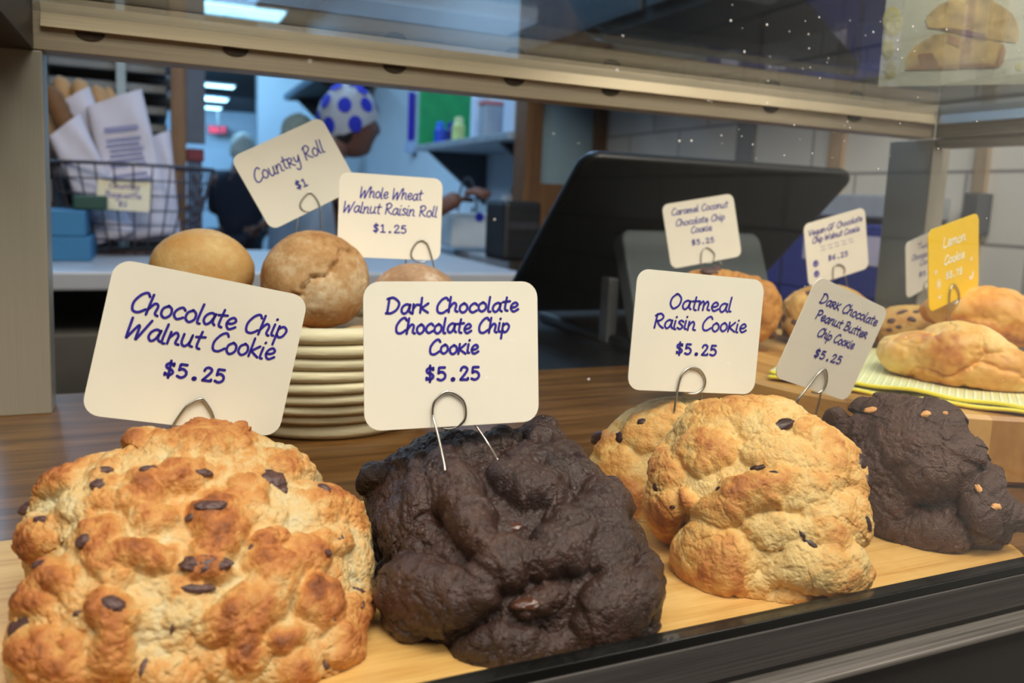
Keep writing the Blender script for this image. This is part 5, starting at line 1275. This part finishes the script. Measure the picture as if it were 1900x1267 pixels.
# stand: a sloping neck plate facing the case, on a foot
nT = on_y(1152, 424, .700); nTr = on_y(1408, 436, .700); nB = np.array([nT[0], .650, dcz + .006])
ny = nB - nT; hn = np.linalg.norm(ny); ny /= hn; nn_ = np.cross(ex_m, ny); nn_ = nn_ if nn_[1] < 0 else -nn_
MB().prism(rounded(0, 0, nTr[0] - nT[0], hn, .012), nT, ex_m, ny, -nn_, .02).build('stand_neck', pm('stand_grey', lin(112, 120, 122), .5, var=.05), mo, bevel=.003)
MB().box((nT[0] - .01, .63, dcz + .0004), (nTr[0] + .01, .86, dcz + .012)).build('stand_foot', BLACK, mo, bevel=.004)
p = on_y(1131, 600, .70)
cr_ = empty('card_reader', (p[0], .70, dcz), 'pale slim card reader post in front of the monitor base', 'card reader')
MB().box((p[0] - .006, .695, dcz + .0004), (p[0] + .006, .712, on_y(1131, 515, .70)[2])).build('post', pm('pale_post', lin(120, 120, 122), .4, .3), cr_, bevel=.002)
MB().box((p[0] - .02, .685, dcz + .0002), (p[0] + .02, .73, dcz + .004)).build('foot', BLACK, cr_)
p = on_z(1130, 668, dcz)
tag(MB().box((p[0] - .02, p[1] - .06, dcz + .0004), (p[0] + .08, p[1] + .0, dcz + .012)).build('blue_notebook', pm('navy_cover', lin(20, 40, 70), .5), None, bevel=.002), 'dark blue notebook lying by the monitor stand', 'notebook') if p[1] > .68 else None

# ------------------------------------------------------------------ blue boxes against the tiled wall
sb = empty('low_stand', (.98, 1.05, FZ), 'low dark stand under the stacked blue boxes by the tiled wall', 'stand')
MB().box((.86, .745, -.30), (1.0, 1.46, -.275)).build('top', BLACK, sb)
MB().box((.88, .77, FZ + .001), (.98, 1.44, -.3005)).build('cabinet', pm('stand_dark', lin(30, 30, 36), .6), sb)
bxm = pm('royal_blue_box', lin(22, 36, 118), .5, var=.08); lbl = pm('box_label', lin(190, 176, 190), .6)
rows = ['lowest', 'second', 'third', 'top']
for c, (ya, yb) in enumerate(((.755, .865), (.87, .98), (.985, 1.095), (1.10, 1.21))):
    for k in range(4):
        z0 = -.2745 + k * .1005
        t = empty('blue_box', (.98, (ya + yb) / 2, z0), 'blue box with a pale label, %s in the %s stack by the tiled wall' % (rows[k], ['nearest', 'second nearest', 'third nearest', 'farthest'][c]), 'box', 'stacked blue boxes')
        MB().box((.89, ya, z0 + .0003), (.972, yb - .002, z0 + .1)).build('carton', bxm, t, bevel=.002)
        MB().box((.8888, ya + .02, z0 + .045), (.8898, ya + .065, z0 + .085)).build('label', lbl, t)
        MB().box((.91, ya - .0012, z0 + .03), (.955, ya - .0002, z0 + .075)).build('label', lbl, t)
lz = on_x(1620, 392, .96)[2]
le = empty('stone_ledge', (1.0, 1.1, lz), 'grey wall ledge above the stacked blue boxes', 'ledge')
MB().box((.97, .86, max(lz - .01, .132)), (RX - .001, 1.5, max(lz + .025, .167))).build('ledge_board', pm('ledge_grey', lin(150, 156, 162), .5), le, bevel=.003)

uc = empty('backdrop_cabinet', (.97, 1.3, .46), 'dark cabinet added above the monitor to darken the view through the glass shelf', 'cabinet')  # added as a dark backdrop so reflections show in the glass shelf
MB().box((.80, .72, .46), (RX - .009, 1.80, CLZ - .002)).build('carcass', pm('backdrop_cabinet_grey', lin(58, 66, 74), .5), uc, bevel=.003)
for y in (.74, 1.27):
    MB().box((.785, y, .48), (.7995, y + .51, CLZ - .02)).build('door', pm('backdrop_cabinet_door', lin(66, 76, 86), .45), uc, bevel=.003)

# ------------------------------------------------------------------ people in the kitchen
SKIN = pm('skin', lin(112, 74, 60), .55, var=.05, scale=8)
def skin_mesh(joints, edges, root, sub=2):
    me = bpy.data.meshes.new('tmp'); names = list(joints)
    me.from_pydata([joints[n][0] for n in names], [(names.index(a), names.index(b)) for a, b in edges], [])
    o = bpy.data.objects.new('tmp', me); COL.objects.link(o)
    o.modifiers.new('skin', 'SKIN'); s = o.modifiers.new('sub', 'SUBSURF'); s.levels = sub
    for n, v in zip(names, me.skin_vertices[0].data):
        r_ = joints[n][1]; v.radius = (r_, r_) if not hasattr(r_, '__len__') else r_; v.use_root = (n == root)
    dg = bpy.context.evaluated_depsgraph_get(); dg.update()
    ev = o.evaluated_get(dg); m2 = ev.to_mesh()
    V = [tuple(v.co) for v in m2.vertices]; Fs = [tuple(p.vertices) for p in m2.polygons]
    ev.to_mesh_clear(); bpy.data.objects.remove(o); bpy.data.meshes.remove(me)
    return V, Fs
def person(name, label, base, face, h, armL, armR, shirt, pants, capm, bend=.06, apron=None, hairm=None, headturn=0, cap_kind='cap', sleeves=None):
    """standing worker; base on the floor, face = heading in degrees (0 = +X), h = height in metres; local x forward, y left"""
    k = h / 1.66
    T = Matrix.Translation(base) @ Matrix.Rotation(math.radians(face), 4, 'Z') @ Matrix.Scale(k, 4)
    b = bend
    J = {'pelvis': ((0, 0, .92), (.13, .11)), 'waist': ((b * .3, 0, 1.05), (.13, .10)), 'chest': ((b * .8, 0, 1.24), (.155, .11)), 'collar': ((b * 1.1, 0, 1.38), (.10, .08)), 'neck': ((b * 1.5, 0, 1.45), .055), 'skull': ((b * 2.2, 0, 1.52), .06),
         'hipL': ((0, .09, .86), .09), 'kneeL': ((.02, .10, .48), .06), 'ankL': ((-.03, .10, .09), .04), 'toeL': ((.13, .11, .035), .035),
         'hipR': ((0, -.09, .86), .09), 'kneeR': ((.03, -.10, .48), .06), 'ankR': ((-.02, -.10, .09), .04), 'toeR': ((.14, -.11, .035), .035)}
    E_ = [('pelvis', 'waist'), ('waist', 'chest'), ('chest', 'collar'), ('collar', 'neck'), ('neck', 'skull')]
    for s in 'LR':
        sg = 1 if s == 'L' else -1
        E_ += [('pelvis', 'hip' + s), ('hip' + s, 'knee' + s), ('knee' + s, 'ank' + s), ('ank' + s, 'toe' + s)]
        el, wr = (armL if s == 'L' else armR)
        J['sh' + s] = ((b, .185 * sg, 1.34), .065); J['el' + s] = (el, .043); J['wr' + s] = (wr, .028)
        dv = (Vector(wr) - Vector(el)).normalized()
        J['palm' + s] = (tuple(Vector(wr) + dv * .06), .036)
        E_ += [('chest', 'sh' + s), ('sh' + s, 'el' + s), ('el' + s, 'wr' + s), ('wr' + s, 'palm' + s)]
    V, Fs = skin_mesh(J, E_, 'pelvis')
    mb = MB().add(V, Fs)
    # head with brow, nose, jaw and ears
    hc = Vector((b * 2.2 + .03, 0, 1.555)); RZ = Matrix.Rotation(math.radians(headturn), 3, 'Z')
    n, m = 28, 20; HV = []; HF = []
    for i in range(m + 1):
        th = math.pi * i / m
        for q in range(n):
            w = 2 * math.pi * q / n
            x, y, z = math.sin(th) * math.cos(w), math.sin(th) * math.sin(w), math.cos(th)
            fx = .098 * x; fy = .076 * y * (1 - .25 * max(0, -z)); fz = .118 * z
            if x > 0:
                fx += .024 * math.exp(-((y / .16) ** 2) - ((z + .12) / .22) ** 2)            # nose
                fx += .010 * math.exp(-((y / .4) ** 2) - ((z + .85) / .2) ** 2) * 2            # chin
                fx -= .010 * math.exp(-(((abs(y) - .36) / .16) ** 2) - ((z - .08) / .12) ** 2)   # eye sockets
                fx += .006 * math.exp(-((y / .3) ** 2) - ((z + .5) / .07) ** 2)                # lips
            fy += math.copysign(.012, y) * math.exp(-((x + .05) / .18) ** 2 - ((z + .05) / .25) ** 2) * (abs(y) > .85)
            HV.append(hc + RZ @ Vector((fx, fy, fz)))
    for i in range(m):
        for q in range(n): HF.append((i * n + q, (i + 1) * n + q, (i + 1) * n + (q + 1) % n, i * n + (q + 1) % n))
    mb.add([tuple(v) for v in HV], HF)
    # five bent fingers on each hand
    for s in 'LR':
        sg = 1 if s == 'L' else -1
        wr = Vector(J['wr' + s][0]); pal = Vector(J['palm' + s][0]); dv = (pal - wr).normalized()
        side = dv.cross(Vector((0, 0, 1))).normalized(); dn = side.cross(dv) * (1 if side.cross(dv).z < 0 else -1)
        for q, (off, ln) in enumerate(((-.027, .062), (-.009, .075), (.009, .07), (.027, .055))):
            r0 = pal + side * off + dv * .015
            mb.tube([r0, r0 + dv * ln * .5 + dn * .006, r0 + dv * ln * .8 + dn * .026, r0 + dv * ln * .9 + dn * .045], [.0105, .0095, .0085, .006], 8)
        r0 = wr + dv * .03 + side * .028 * sg
        mb.tube([r0, r0 + dv * .03 + side * .022 * sg + dn * .01, r0 + dv * .055 + side * .02 * sg + dn * .03], [.012, .010, .007], 8)
    def xf(mb_): mb_.v = [tuple(T @ Vector(v)) for v in mb_.v]; return mb_
    root = empty(name, base, label, 'person')
    xf(mb).build('body', SKIN, root, smooth=True)
    up = lambda r_, f: tuple(x * f for x in r_) if hasattr(r_, '__len__') else r_ * f
    Js = {n_: (J[n_][0], up(J[n_][1], 1.16)) for n_ in ('pelvis', 'waist', 'chest', 'collar', 'shL', 'shR', 'elL', 'elR')}
    for s in 'LR':
        e_, w_ = Vector(J['el' + s][0]), Vector(J['wr' + s][0]); Js['cuff' + s] = (tuple(e_ + (w_ - e_) * .25), .05)
    V, Fs = skin_mesh(Js, [('pelvis', 'waist'), ('waist', 'chest'), ('chest', 'collar'), ('chest', 'shL'), ('chest', 'shR'), ('shL', 'elL'), ('shR', 'elR'), ('elL', 'cuffL'), ('elR', 'cuffR')], 'waist')
    xf(MB().add(V, Fs)).build('shirt', shirt, root, smooth=True)
    if sleeves:
        for q in 'LR':
            Jq = {n_: (J[n_][0], up(J[n_][1], 1.42)) for n_ in ('sh' + q, 'el' + q)}
            Jq['cuff' + q] = (Js['cuff' + q][0], .060)
            V, Fs = skin_mesh(Jq, [('sh' + q, 'el' + q), ('el' + q, 'cuff' + q)], 'sh' + q)
            xf(MB().add(V, Fs)).build('sleeve', sleeves, root, smooth=True)
    Jp = {n_: (J[n_][0], up(J[n_][1], 1.2)) for n_ in ('pelvis', 'hipL', 'hipR', 'kneeL', 'kneeR', 'ankL', 'ankR')}
    V, Fs = skin_mesh(Jp, [('pelvis', 'hipL'), ('pelvis', 'hipR'), ('hipL', 'kneeL'), ('hipR', 'kneeR'), ('kneeL', 'ankL'), ('kneeR', 'ankR')], 'pelvis')
    xf(MB().add(V, Fs)).build('trousers', pants, root, smooth=True)
    sh = MB()
    for s in 'LR':
        a_, t_ = Vector(J['ank' + s][0]), Vector(J['toe' + s][0])
        sh.ball(((a_.x + t_.x) / 2, a_.y, .045), (.13, .05, .044), 14, 8)
    xf(sh).build('shoes', BLACK, root, smooth=True)
    # cap: a dome over the upper head
    cp = MB(); n, m = 28, 10; CV = []; CF = []
    def dome(th, w, g=0.0):
        return hc + RZ @ Vector(((.112 + g) * math.sin(th) * math.cos(w) - .008, (.09 + g) * math.sin(th) * math.sin(w), (.128 + g) * math.cos(th) + .012))
    for i in range(m + 1):
        for q in range(n):
            w = 2 * math.pi * q / n
            th = math.radians(3 + (101 - 24 * math.cos(w)) * i / m)
            CV.append(dome(th, w, .003 * math.sin(5 * w + i)))
    for i in range(m):
        for q in range(n): CF.append((i * n + q, (i + 1) * n + q, (i + 1) * n + (q + 1) % n, i * n + (q + 1) % n))
    CF.append(tuple(range(n)))
    cp.add([tuple(v) for v in CV], CF)
    cap_o = xf(cp).build('cap', capm, root, smooth=True)
    if cap_kind == 'dots':
        dm_ = pm('dot_blue', lin(24, 40, 170), .8)
        for (thd, wd_) in ((28, 20), (32, 200), (35, 290), (38, 110), (62, -25), (66, -75), (70, -120), (64, -165), (68, 150), (62, 100), (60, 40), (98, -100), (102, -150), (100, 130), (20, -80), (92, 175)):
            V_ = [dome(math.radians(thd), math.radians(wd_), .0042)]; F_ = []; n_ = 18
            for rr_ in (.11, .22):
                for q in range(n_):
                    a_ = 2 * math.pi * q / n_
                    th_ = math.radians(thd) + rr_ * math.cos(a_)
                    V_.append(dome(th_, math.radians(wd_) + rr_ * math.sin(a_) / max(.25, math.sin(math.radians(thd))), .0042))
            for q in range(n_):
                F_.append((0, 1 + q, 1 + (q + 1) % n_)); F_.append((1 + q, 1 + n_ + q, 1 + n_ + (q + 1) % n_, 1 + (q + 1) % n_))
            put(xf(MB().add([tuple(v) for v in V_], F_)).build('dot', dm_, None, smooth=True), cap_o)
    if hairm:
        hb = MB().ball(hc + RZ @ Vector((-.045, 0, -.03)), (.06, .07, .06)); xf(hb).build('hair', hairm, root, smooth=True)
    if apron:
        ap = MB(); n = 12; AV = []; AF = []
        for i in range(13):
            z = 1.34 - .072 * i; wd = .11 + .10 * sstep(0, .3, 1.34 - z)
            for q in range(n + 1):
                u = -1 + 2 * q / n
                AV.append((b * (.9 if z > 1.1 else .3) + .135 + (.0 if z > 1.0 else .015) - .09 * u * u, wd * u, z))
        for i in range(12):
            for q in range(n): AF.append((i * (n + 1) + q, i * (n + 1) + q + 1, (i + 1) * (n + 1) + q + 1, (i + 1) * (n + 1) + q))
        ap.add(AV, AF)
        ap.tube([(b + .07, .10, 1.34), (b + .02, .12, 1.42), (b - .07, .06, 1.42), (b - .11, 0, 1.38), (b - .07, -.06, 1.42), (b + .02, -.12, 1.42), (b + .07, -.10, 1.34)], .012, 8)
        ap.tube([(.08, .17, 1.02), (-.06, .17, 1.03), (-.16, 0, 1.04), (-.06, -.17, 1.03), (.08, -.17, 1.02)], .014, 8)
        a_ = xf(ap).build('apron', apron, root, smooth=True)
        so = a_.modifiers.new('solid', 'SOLIDIFY'); so.thickness = .004
    return root
PLUM = pm('plum_shirt', lin(58, 36, 66), .8, var=.1); DKP = pm('dark_trousers', lin(22, 22, 34), .8)
hp = at(661, 226, 2.3)
hgt = (hp[2] - FZ) * 1.66 / 1.56
hb_ = (hp[0] - .16, hp[1], FZ); hk = hgt / 1.66
Ti = (Matrix.Translation(hb_) @ Matrix.Rotation(math.radians(14), 4, 'Z') @ Matrix.Scale(hk, 4)).inverted()
wr_l = Ti @ Vector(at(826, 380, 2.12)); sh_l = Vector((.075, -.185, 1.34)); el_l = (wr_l + sh_l) / 2 + Vector((-.02, -.03, -.13))
person('person', 'kitchen worker in a white cap with blue dots and plum sleeves, turned right', (hp[0] - .16, hp[1], FZ), 14, hgt, ((.12, .25, 1.12), (.38, .16, 1.02)), (tuple(el_l), tuple(wr_l)),
       pm('pale_blue_shirt', lin(128, 146, 166), .8, var=.08), DKP, pm('white_cap_cloth', lin(164, 166, 172), .8, var=.05), bend=.075, cap_kind='dots', apron=pm('pale_apron', lin(150, 180, 206), .8), hairm=pm('dark_hair', lin(24, 18, 18), .7))
hp2 = at(443, 276, 5.2)
person('person', 'distant worker in dark clothes and a white cap at the corridor', (hp2[0], hp2[1], FZ), 60, (hp2[2] + .08 - FZ), ((.06, .24, 1.1), (.24, .18, 1.0)), ((.06, -.24, 1.1), (.24, -.18, 1.0)),
       pm('black_shirt', lin(20, 18, 36), .8), DKP, pm('white_cap', lin(206, 206, 196), .8), bend=.02)
hp3 = at(592, 240, 4.3)
person('person', 'worker in a pale hairnet, mostly hidden behind the country roll card', (hp3[0], hp3[1], FZ), 150, (hp3[2] + .05 - FZ), ((.06, .24, 1.1), (.26, .16, 1.02)), ((.06, -.24, 1.1), (.26, -.16, 1.02)),
       pm('grey_shirt', lin(120, 140, 160), .8), DKP, pm('hairnet', lin(150, 140, 120), .9, var=.3, scale=60), bend=.05, apron=pm('white_apron', lin(180, 200, 220), .8))
